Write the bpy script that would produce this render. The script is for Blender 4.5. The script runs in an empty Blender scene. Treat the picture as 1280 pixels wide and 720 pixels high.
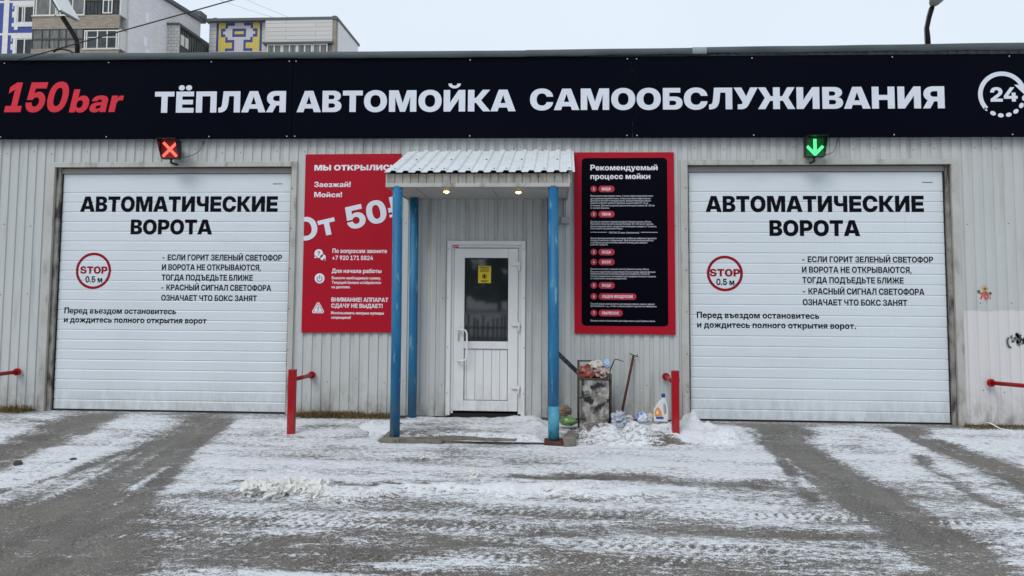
import bpy, bmesh, math, random
import numpy as np
from mathutils import Vector, Matrix, noise as mnoise
from mathutils.geometry import delaunay_2d_cdt

# ------------------------------------------------------------------ camera, sky, sun, exposure
SC = bpy.context.scene
COL = SC.collection
R = math.radians
random.seed(7)

PITCH, ROLL, YAW = 0.06554, 0.00605, -0.05838
cam = bpy.data.cameras.new('camera')
cam_ob = bpy.data.objects.new('camera', cam)
COL.objects.link(cam_ob)
fwd = Vector((math.sin(YAW) * math.cos(PITCH), math.cos(YAW) * math.cos(PITCH), math.sin(PITCH)))
rgt = Vector((math.cos(YAW), -math.sin(YAW), 0))
upv = rgt.cross(fwd)
cr, sr = math.cos(ROLL), math.sin(ROLL)
rgt, upv = cr * rgt + sr * upv, -sr * rgt + cr * upv
m = Matrix((rgt, upv, -fwd)).transposed().to_4x4()
m.translation = Vector((6.3222, -9.1067, 1.5744))
cam_ob.matrix_world = m
cam.sensor_width = 36.0
cam.lens = 924 / 1280 * 36
cam.shift_y = -60.75 / 1280
cam.clip_start = 0.05
cam.clip_end = 2000
SC.camera = cam_ob

SUN_EL, SUN_AZ = R(48), R(205)      # azimuth clockwise from +Y (the sun is behind the camera, veiled by cloud)
world = bpy.data.worlds.new('World')
SC.world = world
world.use_nodes = True
wn, wl = world.node_tree.nodes, world.node_tree.links
sky = wn.new('ShaderNodeTexSky')
sky.sky_type = 'NISHITA'
sky.sun_disc = False
sky.sun_elevation = SUN_EL
sky.sun_rotation = SUN_AZ
sky.air_density = 1.0
sky.dust_density = 4.0
sky.ozone_density = 1.0
tc = wn.new('ShaderNodeTexCoord')
cn = wn.new('ShaderNodeTexNoise')
cn.inputs['Scale'].default_value = 1.6
cn.inputs['Detail'].default_value = 4
wl.new(tc.outputs['Generated'], cn.inputs['Vector'])
cloud = wn.new('ShaderNodeMixRGB')
cloud.inputs[1].default_value = (5.9, 6.75, 7.6, 1)
cloud.inputs[2].default_value = (7.3, 7.95, 8.6, 1)
wl.new(cn.outputs['Fac'], cloud.inputs[0])
mixs = wn.new('ShaderNodeMixRGB')
mixs.inputs[0].default_value = 0.88
wl.new(sky.outputs[0], mixs.inputs[1])
wl.new(cloud.outputs[0], mixs.inputs[2])
bg = wn['Background']
wl.new(mixs.outputs[0], bg.inputs[0])
bg.inputs[1].default_value = 0.118

sun = bpy.data.lights.new('sun', 'SUN')
sun.energy = 1.45
sun.angle = R(25)
sun.color = (1.0, 0.985, 0.96)
sun_ob = bpy.data.objects.new('sun', sun)
COL.objects.link(sun_ob)
sdir = Vector((math.sin(SUN_AZ) * math.cos(SUN_EL), math.cos(SUN_AZ) * math.cos(SUN_EL), math.sin(SUN_EL)))
sun_ob.rotation_euler = sdir.to_track_quat('Z', 'Y').to_euler()
sun_ob.location = sdir * 30

SC.view_settings.view_transform = 'Standard'
SC.view_settings.look = 'None'
SC.view_settings.exposure = 0.1
SC.view_settings.gamma = 1.0
SC.view_settings.use_curve_mapping = False

# ------------------------------------------------------------------ letter outlines (contours of quadratic splines)
# code point: [advance, contour, contour ...]; a contour is x, y, on-curve flag, x, y, flag ...
OUTLINES_BOLD = {
    33: [253, [57,219,1,43,728,1,210,728,1,196,219,1], [126,-9,1,90,-9,0,38,43,0,38,79,1,38,115,0,90,167,0,126,167,1,163,167,0,214,115,0,214,79,1,214,43,0,163,-9,0]],
    40: [391, [94,289,1,94,375,0,123,553,0,174,709,0,207,765,1,358,765,1,328,696,0,280,537,0,253,369,0,253,289,1,253,218,0,277,82,0,324,-61,0,358,-144,1,207,-144,1,152,-49,0,94,171,0]],
    41: [391, [32,-144,1,67,-61,0,113,82,0,137,218,0,137,289,1,137,369,0,110,537,0,63,696,0,32,765,1,183,765,1,217,709,0,268,553,0,296,375,0,296,289,1,296,171,0,239,-49,0,183,-144,1]],
    43: [645, [256,28,1,256,534,1,388,534,1,388,28,1], [69,218,1,69,344,1,575,344,1,575,218,1]],
    44: [269, [35,-156,1,69,122,1,218,122,1,144,-156,1]],
    45: [645, [489,346,1,489,222,1,156,222,1,156,346,1]],
    46: [269, [135,-9,1,99,-9,0,47,43,0,47,79,1,47,115,0,99,167,0,135,167,1,172,167,0,223,115,0,223,79,1,223,43,0,172,-9,0]],
    48: [645, [322,-12,1,228,-12,0,99,80,0,31,248,0,31,363,1,31,479,0,99,648,0,228,739,0,322,739,1,416,739,0,546,648,0,613,479,0,613,363,1,613,248,0,546,79,0,416,-12,0], [322,118,1,368,118,0,428,177,0,459,287,0,459,363,1,459,440,0,428,550,0,368,609,0,322,609,1,277,609,0,216,550,0,186,440,0,186,363,1,186,287,0,216,177,0,277,118,0]],
    49: [645, [91,0,1,91,130,1,576,130,1,576,0,1], [426,728,1,426,0,1,268,0,1,268,579,1,267,579,1,98,473,1,98,614,1,278,728,1]],
    50: [645, [59,0,1,59,119,1,327,345,1,357,370,0,405,417,0,435,469,0,435,503,1,435,535,0,407,583,0,358,609,0,324,609,1,288,609,0,235,577,0,206,517,0,206,474,1,55,474,1,55,555,0,121,674,0,242,739,0,325,739,1,401,739,0,520,683,0,587,581,0,587,511,1,587,460,0,548,375,0,476,298,0,426,255,1,281,131,1,281,130,1,590,130,1,590,0,1]],
    51: [645, [320,-12,1,228,-12,0,103,58,0,38,174,0,38,243,1,194,243,1,194,205,0,225,147,0,281,114,0,318,114,1,354,114,0,408,145,0,438,198,0,438,232,1,438,267,0,406,316,0,346,342,0,305,342,1,203,342,1,203,437,1,370,596,1,370,596,1,78,596,1,78,728,1,561,728,1,561,602,1,333,390,1,333,425,1,421,432,0,538,384,0,597,289,0,597,227,1,597,157,0,528,49,0,403,-12,0]],
    52: [645, [19,153,1,19,278,1,333,728,1,495,728,1,184,279,1,184,278,1,625,278,1,625,153,1], [380,0,1,380,191,1,380,247,1,380,453,1,532,453,1,532,0,1]],
    53: [645, [321,-11,1,242,-11,0,121,48,0,50,154,0,45,226,1,200,226,1,201,194,0,233,144,0,288,114,0,322,114,1,358,114,0,412,147,0,442,204,0,442,242,1,442,280,0,412,339,0,359,372,0,325,372,1,279,372,0,216,333,0,204,300,1,56,300,1,78,728,1,554,728,1,554,596,1,222,596,1,210,439,1,211,439,1,238,466,0,310,493,0,354,493,1,403,493,0,491,456,0,558,389,0,597,299,0,597,246,1,597,171,0,528,55,0,405,-11,0]],
    54: [645, [326,-10,1,245,-10,0,119,54,0,48,167,0,48,241,1,48,300,0,98,414,0,145,482,1,314,728,1,489,728,1,261,400,1,226,400,1,236,416,0,268,450,0,320,474,0,359,474,1,430,474,0,537,416,0,596,310,0,596,240,1,596,166,0,527,53,0,406,-10,0], [322,115,1,357,115,0,411,148,0,443,204,0,443,240,1,443,275,0,411,330,0,357,363,0,322,363,1,288,363,0,233,330,0,202,275,0,202,240,1,202,204,0,233,148,0,288,115,0]],
    55: [645, [115,0,1,414,591,1,414,592,1,65,592,1,65,728,1,580,728,1,580,595,1,280,0,1]],
    56: [645, [322,-12,1,237,-12,0,110,40,0,39,134,0,39,196,1,39,246,0,84,322,0,165,371,0,220,378,1,220,378,1,148,389,0,63,474,0,63,541,1,63,600,0,129,689,0,246,739,0,322,739,1,400,739,0,516,690,0,581,601,0,581,541,1,581,474,0,497,389,0,425,378,1,425,378,1,479,371,0,560,322,0,605,246,0,605,196,1,605,134,0,534,40,0,407,-12,0], [322,104,1,357,104,0,410,131,0,440,177,0,440,208,1,440,239,0,410,286,0,357,313,0,322,313,1,288,313,0,235,286,0,204,239,0,204,208,1,204,177,0,234,131,0,287,104,0], [322,433,1,353,433,0,399,456,0,424,498,0,424,526,1,424,555,0,399,597,0,353,620,0,322,620,1,291,620,0,245,597,0,220,555,0,220,526,1,220,498,0,245,456,0,291,433,0]],
    57: [645, [318,738,1,400,738,0,525,674,0,596,561,0,596,487,1,596,428,0,547,313,0,499,245,1,331,0,1,156,0,1,384,327,1,418,327,1,409,312,0,377,277,0,325,253,0,286,253,1,215,253,0,108,312,0,48,417,0,48,488,1,48,561,0,117,674,0,239,738,0], [323,612,1,288,612,0,234,580,0,202,523,0,202,488,1,202,453,0,234,397,0,288,365,0,323,365,1,357,365,0,411,397,0,443,453,0,443,488,1,443,523,0,411,580,0,357,612,0]],
    58: [269, [135,-9,1,99,-9,0,47,43,0,47,79,1,47,115,0,99,167,0,135,167,1,172,167,0,223,115,0,223,79,1,223,43,0,172,-9,0], [135,323,1,99,323,0,47,375,0,47,411,1,47,448,0,99,499,0,135,499,1,172,499,0,223,448,0,223,411,1,223,375,0,172,323,0]],
    63: [577, [204,219,1,204,256,1,204,303,0,227,362,0,277,405,0,316,426,1,352,447,0,384,498,0,384,526,1,384,552,0,360,590,0,316,611,0,287,611,1,255,611,0,207,585,0,181,536,0,181,502,1,31,502,1,31,571,0,96,677,0,212,738,0,289,738,1,362,738,0,473,688,0,536,599,0,536,541,1,536,486,0,488,398,0,440,366,1,410,346,0,367,312,0,343,274,0,343,246,1,343,219,1], [275,-9,1,239,-9,0,188,43,0,188,79,1,188,115,0,239,167,0,275,167,1,312,167,0,363,115,0,363,79,1,363,43,0,312,-9,0]],
    79: [747, [374,-12,1,275,-12,0,119,79,0,28,247,0,28,363,1,28,481,0,119,649,0,275,739,0,374,739,1,472,739,0,628,649,0,719,481,0,719,363,1,719,246,0,628,78,0,472,-12,0], [374,132,1,428,132,0,509,187,0,554,290,0,554,363,1,554,437,0,509,541,0,428,595,0,374,595,1,320,595,0,239,541,0,193,437,0,193,363,1,193,290,0,239,187,0,320,132,0]],
    80: [636, [50,0,1,50,728,1,343,728,1,426,728,0,548,668,0,614,560,0,614,485,1,614,411,0,547,301,0,425,242,0,342,242,1,142,242,1,142,379,1,332,379,1,370,379,0,424,405,0,453,453,0,453,485,1,453,518,0,424,565,0,370,591,0,332,591,1,214,591,1,214,0,1]],
    83: [661, [333,-12,1,238,-12,0,104,47,0,34,160,0,34,240,1,191,240,1,192,203,0,227,150,0,291,121,0,335,121,1,374,121,0,432,143,0,465,181,0,465,207,1,465,229,0,439,261,0,382,286,0,337,295,1,262,311,1,155,334,0,48,436,0,48,515,1,48,582,0,118,683,0,245,739,0,329,739,1,415,739,0,539,682,0,608,576,0,611,502,1,458,502,1,454,551,0,386,606,0,331,606,1,296,606,0,242,585,0,212,548,0,212,523,1,212,502,0,237,471,0,290,449,0,333,440,1,400,426,1,459,413,0,545,377,0,601,326,0,627,260,0,627,218,1,627,147,0,557,43,0,425,-12,0]],
    84: [641, [21,587,1,21,728,1,620,728,1,620,587,1,403,587,1,403,0,1,238,0,1,238,587,1]],
    171: [638, [209,70,1,29,285,1,209,500,1,383,500,1,207,285,1,383,70,1], [445,70,1,265,285,1,445,500,1,619,500,1,442,285,1,619,70,1]],
    187: [638, [20,70,1,196,285,1,20,500,1,193,500,1,374,285,1,193,70,1], [255,70,1,432,285,1,255,500,1,429,500,1,609,285,1,429,70,1]],
    1025: [614, [50,0,1,50,728,1,583,728,1,583,587,1,214,587,1,214,435,1,555,435,1,555,298,1,214,298,1,214,140,1,583,140,1,583,0,1], [427,786,1,390,786,0,343,832,0,343,866,1,343,901,0,391,947,0,427,947,1,463,947,0,511,901,0,511,866,1,511,832,0,463,786,0], [206,786,1,170,786,0,122,832,0,122,866,1,122,901,0,170,947,0,206,947,1,243,947,0,291,901,0,291,866,1,291,832,0,243,786,0]],
    1040: [727, [3,0,1,256,728,1,470,728,1,723,0,1,540,0,1,435,335,1,412,411,0,367,567,0,341,662,1,386,662,1,360,567,0,314,411,0,290,335,1,181,0,1], [171,148,1,171,278,1,556,278,1,556,148,1]],
    1041: [626, [50,0,1,50,728,1,537,728,1,537,594,1,211,594,1,211,434,1,364,434,1,437,434,0,543,385,0,601,292,0,601,225,1,601,156,0,543,55,0,437,0,0,364,0,1], [211,127,1,339,127,1,389,127,0,445,177,0,445,221,1,445,264,0,389,312,0,339,312,1,211,312,1]],
    1042: [646, [50,0,1,50,728,1,348,728,1,428,728,0,538,680,0,595,597,0,595,542,1,595,500,0,562,434,0,503,391,0,462,381,1,462,380,1,507,377,0,579,333,0,621,257,0,621,205,1,621,145,0,563,52,0,449,0,0,367,0,1], [211,127,1,342,127,1,395,127,0,454,174,0,454,216,1,454,244,0,427,285,0,378,308,0,344,308,1,211,308,1], [211,429,1,334,429,1,364,429,0,408,450,0,431,488,0,431,515,1,431,554,0,379,600,0,334,600,1,211,600,1]],
    1043: [559, [538,728,1,538,587,1,214,587,1,214,0,1,50,0,1,50,728,1]],
    1044: [820, [21,-156,1,21,140,1,75,140,1,94,153,0,127,192,0,153,253,0,173,349,0,178,420,1,203,728,1,720,728,1,720,140,1,799,140,1,799,-156,1,641,-156,1,641,0,1,179,0,1,179,-156,1], [259,140,1,556,140,1,556,587,1,353,587,1,339,420,1,333,349,0,309,243,0,277,167,0]],
    1045: [614, [50,0,1,50,728,1,583,728,1,583,587,1,214,587,1,214,435,1,555,435,1,555,298,1,214,298,1,214,140,1,583,140,1,583,0,1]],
    1046: [1023, [594,728,1,594,0,1,430,0,1,430,728,1], [4,0,1,213,374,1,15,728,1,197,728,1,356,422,1,671,422,1,825,728,1,1007,728,1,815,376,1,1019,0,1,840,0,1,687,290,1,339,290,1,181,0,1]],
    1047: [624, [314,-12,1,219,-12,0,95,58,0,32,174,0,32,243,1,188,243,1,188,203,0,218,145,0,274,114,0,312,114,1,349,114,0,404,140,0,435,185,0,435,215,1,435,244,0,401,288,0,341,312,0,300,312,1,234,312,1,234,429,1,300,429,1,338,429,0,392,451,0,422,491,0,422,519,1,422,548,0,394,592,0,346,616,0,313,616,1,280,616,0,229,590,0,200,541,0,200,508,1,46,508,1,46,574,0,111,679,0,231,739,0,313,739,1,389,739,0,507,687,0,574,596,0,574,536,1,574,474,0,495,391,0,434,380,1,434,378,1,486,372,0,558,322,0,597,248,0,597,205,1,597,143,0,525,44,0,397,-12,0]],
    1048: [729, [678,0,1,514,0,1,514,319,1,514,339,0,515,413,0,518,508,0,521,561,1,551,546,1,525,498,0,476,409,0,435,340,0,422,318,1,222,0,1,50,0,1,50,728,1,214,728,1,214,392,1,214,368,0,213,284,0,210,194,0,208,159,1,189,203,1,206,233,0,244,302,0,278,361,0,288,378,1,507,728,1,678,728,1]],
    1049: [729, [678,0,1,514,0,1,514,319,1,514,339,0,515,413,0,518,508,0,521,561,1,551,546,1,525,498,0,476,409,0,435,340,0,422,318,1,222,0,1,50,0,1,50,728,1,214,728,1,214,392,1,214,368,0,213,284,0,210,194,0,208,159,1,189,203,1,206,233,0,244,302,0,278,361,0,288,378,1,507,728,1,678,728,1], [366,788,1,316,788,0,238,829,0,192,899,0,192,942,1,284,942,1,284,911,0,330,870,0,366,870,1,401,870,0,447,911,0,447,942,1,540,942,1,540,899,0,494,829,0,415,788,0]],
    1050: [697, [50,0,1,50,728,1,214,728,1,214,442,1,277,442,1,491,728,1,680,728,1,409,375,1,693,0,1,504,0,1,279,301,1,214,301,1,214,0,1]],
    1051: [727, [21,0,1,21,140,1,41,140,1,76,140,0,115,171,0,135,256,0,142,337,1,174,728,1,677,728,1,677,0,1,513,0,1,513,587,1,326,587,1,301,304,1,293,216,0,252,99,0,187,30,0,99,0,0,43,0,1]],
    1052: [902, [50,0,1,50,728,1,292,728,1,397,418,1,405,393,0,426,322,0,448,244,0,467,173,0,473,149,1,431,149,1,437,173,0,456,244,0,478,322,0,498,393,0,506,418,1,610,728,1,852,728,1,852,0,1,691,0,1,691,329,1,691,353,0,692,424,0,695,505,0,697,588,0,697,625,1,716,625,1,706,586,0,681,501,0,659,420,0,638,352,0,631,329,1,518,0,1,385,0,1,270,329,1,263,352,0,242,420,0,219,501,0,194,586,0,182,625,1,205,625,1,205,588,0,207,505,0,210,424,0,211,353,0,211,329,1,211,0,1]],
    1053: [720, [50,0,1,50,728,1,214,728,1,214,441,1,506,441,1,506,728,1,670,728,1,670,0,1,506,0,1,506,301,1,214,301,1,214,0,1]],
    1054: [747, [374,-12,1,275,-12,0,119,79,0,28,247,0,28,363,1,28,481,0,119,649,0,275,739,0,374,739,1,472,739,0,628,649,0,719,481,0,719,363,1,719,246,0,628,78,0,472,-12,0], [374,132,1,428,132,0,509,187,0,554,290,0,554,363,1,554,437,0,509,541,0,428,595,0,374,595,1,320,595,0,239,541,0,193,437,0,193,363,1,193,290,0,239,187,0,320,132,0]],
    1055: [720, [670,728,1,670,0,1,506,0,1,506,587,1,214,587,1,214,0,1,50,0,1,50,728,1]],
    1056: [636, [50,0,1,50,728,1,343,728,1,426,728,0,548,668,0,614,560,0,614,485,1,614,411,0,547,301,0,425,242,0,342,242,1,142,242,1,142,379,1,332,379,1,370,379,0,424,405,0,453,453,0,453,485,1,453,518,0,424,565,0,370,591,0,332,591,1,214,591,1,214,0,1]],
    1057: [727, [376,-12,1,276,-12,0,118,78,0,28,246,0,28,363,1,28,481,0,118,650,0,276,739,0,376,739,1,441,739,0,552,701,0,638,629,0,692,528,0,701,466,1,535,466,1,529,497,0,501,545,0,461,578,0,409,595,0,378,595,1,320,595,0,237,539,0,193,435,0,193,363,1,193,292,0,237,189,0,320,132,0,378,132,1,409,132,0,461,149,0,501,183,0,529,230,0,535,260,1,701,260,1,692,198,0,638,98,0,552,27,0,441,-12,0]],
    1058: [641, [21,587,1,21,728,1,620,728,1,620,587,1,403,587,1,403,0,1,238,0,1,238,587,1]],
    1059: [667, [112,0,1,112,140,1,171,140,1,209,140,0,241,161,0,249,183,1,260,209,1,3,728,1,190,728,1,269,554,1,288,513,0,323,432,0,357,353,0,374,312,1,317,312,1,340,372,0,386,492,0,412,554,1,482,728,1,664,728,1,403,145,1,381,97,0,325,32,0,247,0,0,194,0,1]],
    1060: [825, [355,48,1,254,48,0,108,125,0,28,267,0,28,364,1,28,461,0,108,602,0,254,679,0,355,679,1,470,679,1,571,679,0,717,602,0,797,461,0,797,364,1,797,267,0,717,125,0,571,48,0,470,48,1], [359,188,1,466,188,1,522,188,0,598,228,0,636,306,0,636,364,1,636,422,0,598,500,0,522,540,0,466,540,1,359,540,1,303,540,0,227,500,0,189,422,0,189,364,1,189,306,0,227,228,0,303,188,0], [333,-31,1,333,759,1,491,759,1,491,-31,1]],
    1061: [709, [4,0,1,307,431,1,307,310,1,29,728,1,215,728,1,289,612,1,305,588,0,335,539,0,364,491,0,378,467,1,334,467,1,349,491,0,378,539,0,409,588,0,424,612,1,500,728,1,681,728,1,409,318,1,409,434,1,705,0,1,514,0,1,418,146,1,405,166,0,380,205,0,355,245,0,342,264,1,366,264,1,354,245,0,328,205,0,303,166,0,289,146,1,190,0,1]],
    1063: [687, [317,255,1,236,255,0,115,305,0,49,414,0,49,501,1,49,728,1,213,728,1,213,514,1,213,451,0,275,385,0,346,385,1,399,385,0,480,415,0,510,435,1,510,297,1,461,276,0,371,255,0], [472,0,1,472,728,1,636,728,1,636,0,1]],
    1066: [807, [21,587,1,21,728,1,291,728,1,291,587,1], [320,476,1,509,476,1,593,476,0,715,418,0,781,312,0,781,239,1,781,166,0,719,58,0,604,0,0,525,0,1,217,0,1,217,728,1,381,728,1,381,136,1,500,136,1,556,136,0,621,192,0,621,241,1,621,272,0,591,318,0,537,343,0,500,343,1,320,343,1]],
    1067: [886, [154,476,1,343,476,1,427,476,0,548,418,0,614,312,0,614,239,1,614,166,0,552,58,0,437,0,0,358,0,1,50,0,1,50,728,1,214,728,1,214,136,1,334,136,1,389,136,0,455,192,0,455,241,1,455,272,0,425,318,0,371,343,0,334,343,1,154,343,1], [836,728,1,836,0,1,672,0,1,672,728,1]],
    1068: [641, [154,476,1,343,476,1,427,476,0,548,418,0,614,312,0,614,239,1,614,166,0,552,58,0,437,0,0,358,0,1,50,0,1,50,728,1,214,728,1,214,136,1,334,136,1,389,136,0,455,192,0,455,241,1,455,272,0,425,318,0,371,343,0,334,343,1,154,343,1]],
    1070: [1024, [366,430,1,366,306,1,140,306,1,140,430,1], [214,728,1,214,0,1,50,0,1,50,728,1], [651,-12,1,553,-12,0,396,79,0,305,247,0,305,363,1,305,481,0,396,649,0,553,739,0,651,739,1,749,739,0,905,649,0,996,481,0,996,363,1,996,246,0,905,78,0,749,-12,0], [651,132,1,705,132,0,786,187,0,831,290,0,831,363,1,831,437,0,786,541,0,705,595,0,651,595,1,597,595,0,516,541,0,470,437,0,470,363,1,470,290,0,516,187,0,597,132,0]],
    1071: [654, [604,0,1,440,0,1,440,592,1,319,592,1,282,592,0,228,565,0,198,518,0,198,485,1,198,453,0,227,404,0,282,378,0,319,378,1,505,378,1,505,247,1,318,247,1,232,247,0,107,305,0,37,412,0,37,485,1,37,560,0,103,668,0,225,728,0,308,728,1,604,728,1], [194,0,1,20,0,1,187,329,1,358,329,1]],
    1072: [561, [206,-9,1,155,-9,0,75,25,0,29,93,0,29,145,1,29,188,0,61,247,0,117,283,0,189,302,0,230,306,1,277,310,0,332,319,0,357,336,0,357,352,1,357,355,1,357,372,0,338,398,0,303,412,0,279,412,1,254,412,0,217,397,0,196,369,0,194,350,1,47,350,1,51,405,0,108,484,0,211,527,0,284,527,1,339,527,0,424,503,0,482,456,0,512,390,0,512,348,1,512,0,1,359,0,1,359,73,1,357,73,1,342,46,0,301,10,0,244,-9,0], [252,97,1,284,97,0,331,120,0,358,160,0,358,187,1,358,236,1,351,233,0,332,227,0,307,222,0,277,216,0,261,214,1,238,210,0,200,195,0,179,169,0,179,151,1,179,134,0,197,109,0,230,97,0]],
    1073: [587, [294,-12,1,215,-12,0,95,56,0,27,186,0,27,279,1,27,295,1,27,354,0,44,462,0,84,556,0,155,628,0,263,673,0,339,679,1,374,681,0,409,691,0,420,710,0,421,728,1,544,728,1,544,676,0,512,605,0,434,565,0,363,560,1,293,554,0,212,520,0,173,455,0,165,403,1,166,403,1,182,429,0,230,467,0,295,489,0,336,489,1,404,489,0,504,431,0,560,326,0,560,254,1,560,175,0,493,56,0,374,-12,0], [295,109,1,326,109,0,376,141,0,404,203,0,404,248,1,404,293,0,376,354,0,326,386,0,295,386,1,263,386,0,212,354,0,183,293,0,183,248,1,183,203,0,212,141,0,263,109,0]],
    1074: [542, [49,0,1,49,516,1,279,516,1,381,516,0,500,451,0,500,380,1,500,337,0,449,277,0,390,271,1,437,268,0,493,233,0,519,179,0,519,146,1,519,100,0,475,35,0,385,0,0,315,0,1], [195,117,1,307,117,1,338,117,0,372,143,0,372,167,1,372,194,0,338,221,0,307,221,1,195,221,1], [195,306,1,284,306,1,316,306,0,352,332,0,352,356,1,352,379,0,313,405,0,279,405,1,195,405,1]],
    1075: [449, [428,516,1,428,386,1,206,386,1,206,0,1,49,0,1,49,516,1]],
    1076: [652, [10,-160,1,10,130,1,52,130,1,69,141,0,92,181,0,106,236,0,115,302,0,117,338,1,132,516,1,557,516,1,557,130,1,641,130,1,641,-160,1,491,-160,1,491,0,1,164,0,1,164,-160,1], [208,130,1,409,130,1,409,389,1,264,389,1,260,338,1,256,264,0,232,162,0]],
    1077: [567, [289,-12,1,210,-12,0,92,57,0,27,179,0,27,257,1,27,336,0,93,458,0,209,527,0,284,527,1,342,527,0,436,489,0,505,417,0,542,320,0,542,261,1,542,219,1,80,219,1,80,315,1,468,315,1,396,294,1,396,330,0,370,382,0,322,410,0,288,410,1,255,410,0,206,382,0,180,330,0,180,294,1,180,225,1,180,188,0,207,133,0,258,103,0,294,103,1,320,103,0,362,118,0,389,146,0,396,164,1,538,164,1,529,112,0,459,33,0,353,-12,0]],
    1078: [844, [4,0,1,192,264,1,5,516,1,185,516,1,328,316,1,344,316,1,344,516,1,501,516,1,501,316,1,517,316,1,659,516,1,840,516,1,653,264,1,841,0,1,656,0,1,517,193,1,501,193,1,501,0,1,344,0,1,344,193,1,328,193,1,188,0,1]],
    1079: [501, [250,-8,1,178,-8,0,77,41,0,25,122,0,24,171,1,176,171,1,176,145,0,217,114,0,249,114,1,281,114,0,320,142,0,320,165,1,320,188,0,277,217,0,240,217,1,197,217,1,197,308,1,240,308,1,273,308,0,314,337,0,314,360,1,314,382,0,279,410,0,251,410,1,221,410,0,183,382,0,182,359,1,34,359,1,35,407,0,89,483,0,186,527,0,251,527,1,313,527,0,408,488,0,461,420,0,461,377,1,461,332,0,399,276,0,350,270,1,350,269,1,414,263,0,480,196,0,480,149,1,480,104,0,422,33,0,318,-8,0]],
    1080: [607, [558,0,1,404,0,1,404,294,1,403,294,1,182,0,1,49,0,1,49,516,1,203,516,1,203,223,1,204,223,1,422,516,1,558,516,1]],
    1081: [607, [558,0,1,404,0,1,404,294,1,403,294,1,182,0,1,49,0,1,49,516,1,203,516,1,203,223,1,204,223,1,422,516,1,558,516,1], [303,576,1,254,576,0,176,617,0,130,688,0,130,730,1,222,730,1,222,699,0,268,658,0,303,658,1,339,658,0,384,699,0,384,730,1,477,730,1,477,688,0,431,617,0,353,576,0]],
    1082: [571, [49,0,1,49,516,1,206,516,1,206,317,1,243,317,1,392,516,1,576,516,1,386,263,1,578,0,1,392,0,1,257,188,1,206,188,1,206,0,1]],
    1083: [598, [9,0,1,9,124,1,33,124,1,52,124,0,77,138,0,93,172,0,101,232,0,103,277,1,112,516,1,549,516,1,549,0,1,392,0,1,392,392,1,262,392,1,256,254,1,251,164,0,206,52,0,128,0,0,74,0,1]],
    1084: [788, [49,0,1,49,516,1,284,516,1,356,309,1,364,284,0,377,231,0,390,178,0,403,130,0,409,109,1,380,109,1,386,130,0,398,178,0,411,231,0,425,284,0,432,309,1,504,516,1,739,516,1,739,0,1,585,0,1,585,176,1,585,212,0,586,281,0,587,349,0,588,415,0,589,448,1,610,448,1,596,405,0,568,314,0,540,222,0,524,177,1,459,0,1,330,0,1,264,177,1,248,222,0,218,314,0,191,405,0,177,448,1,199,448,1,200,415,0,201,349,0,202,281,0,203,212,0,203,176,1,203,0,1]],
    1085: [606, [444,329,1,444,199,1,161,199,1,161,329,1], [206,516,1,206,0,1,49,0,1,49,516,1], [557,516,1,557,0,1,400,0,1,400,516,1]],
    1086: [588, [294,-12,1,214,-12,0,94,55,0,27,176,0,27,257,1,27,339,0,94,460,0,214,527,0,294,527,1,374,527,0,494,460,0,561,339,0,561,257,1,561,176,0,494,55,0,374,-12,0], [294,114,1,326,114,0,375,148,0,402,212,0,402,257,1,402,303,0,375,367,0,326,401,0,294,401,1,262,401,0,213,367,0,186,303,0,186,257,1,186,212,0,213,148,0,262,114,0]],
    1087: [595, [546,516,1,546,0,1,389,0,1,389,386,1,206,386,1,206,0,1,49,0,1,49,516,1]],
    1088: [605, [49,-204,1,49,516,1,204,516,1,204,447,1,206,447,1,221,474,0,266,509,0,323,527,0,356,527,1,422,527,0,522,459,0,578,338,0,578,258,1,578,177,0,523,56,0,423,-11,0,355,-11,1,321,-11,0,265,9,0,222,48,0,207,77,1,206,77,1,206,-204,1], [312,116,1,345,116,0,393,150,0,419,214,0,419,258,1,419,304,0,393,367,0,345,401,0,312,401,1,279,401,0,227,366,0,199,302,0,199,258,1,199,215,0,227,151,0,279,116,0]],
    1089: [563, [290,-12,1,211,-12,0,93,56,0,27,178,0,27,257,1,27,338,0,93,459,0,211,527,0,290,527,1,342,527,0,431,497,0,496,441,0,535,364,0,538,317,1,386,317,1,384,336,0,369,367,0,345,390,0,313,402,0,292,402,1,259,402,0,211,367,0,186,302,0,186,257,1,186,213,0,211,149,0,259,114,0,292,114,1,313,114,0,345,126,0,368,148,0,383,180,0,386,200,1,538,200,1,536,153,0,498,76,0,432,19,0,343,-12,0]],
    1090: [517, [180,0,1,180,387,1,9,387,1,9,516,1,508,516,1,508,387,1,337,387,1,337,0,1]],
    1091: [563, [63,-204,1,63,-81,1,132,-81,1,149,-81,0,170,-71,0,185,-48,0,191,-29,1,202,1,1,4,516,1,168,516,1,249,270,1,264,223,0,292,128,0,305,81,1,260,81,1,273,128,0,300,224,0,315,270,1,397,516,1,560,516,1,335,-76,1,318,-121,0,272,-177,0,210,-204,0,168,-204,1,143,-204,0,89,-204,0]],
    1092: [766, [304,-12,1,224,-12,0,99,55,0,27,176,0,27,257,1,27,339,0,99,460,0,224,527,0,304,527,1,461,527,1,541,527,0,666,460,0,739,339,0,739,257,1,739,176,0,666,55,0,541,-12,0,461,-12,1], [304,112,1,461,112,1,493,112,0,549,147,0,583,212,0,583,257,1,583,303,0,549,370,0,493,407,0,461,407,1,304,407,1,273,407,0,217,370,0,183,303,0,183,257,1,183,212,0,217,147,0,272,112,0], [304,-204,1,304,728,1,461,728,1,461,-204,1]],
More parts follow.
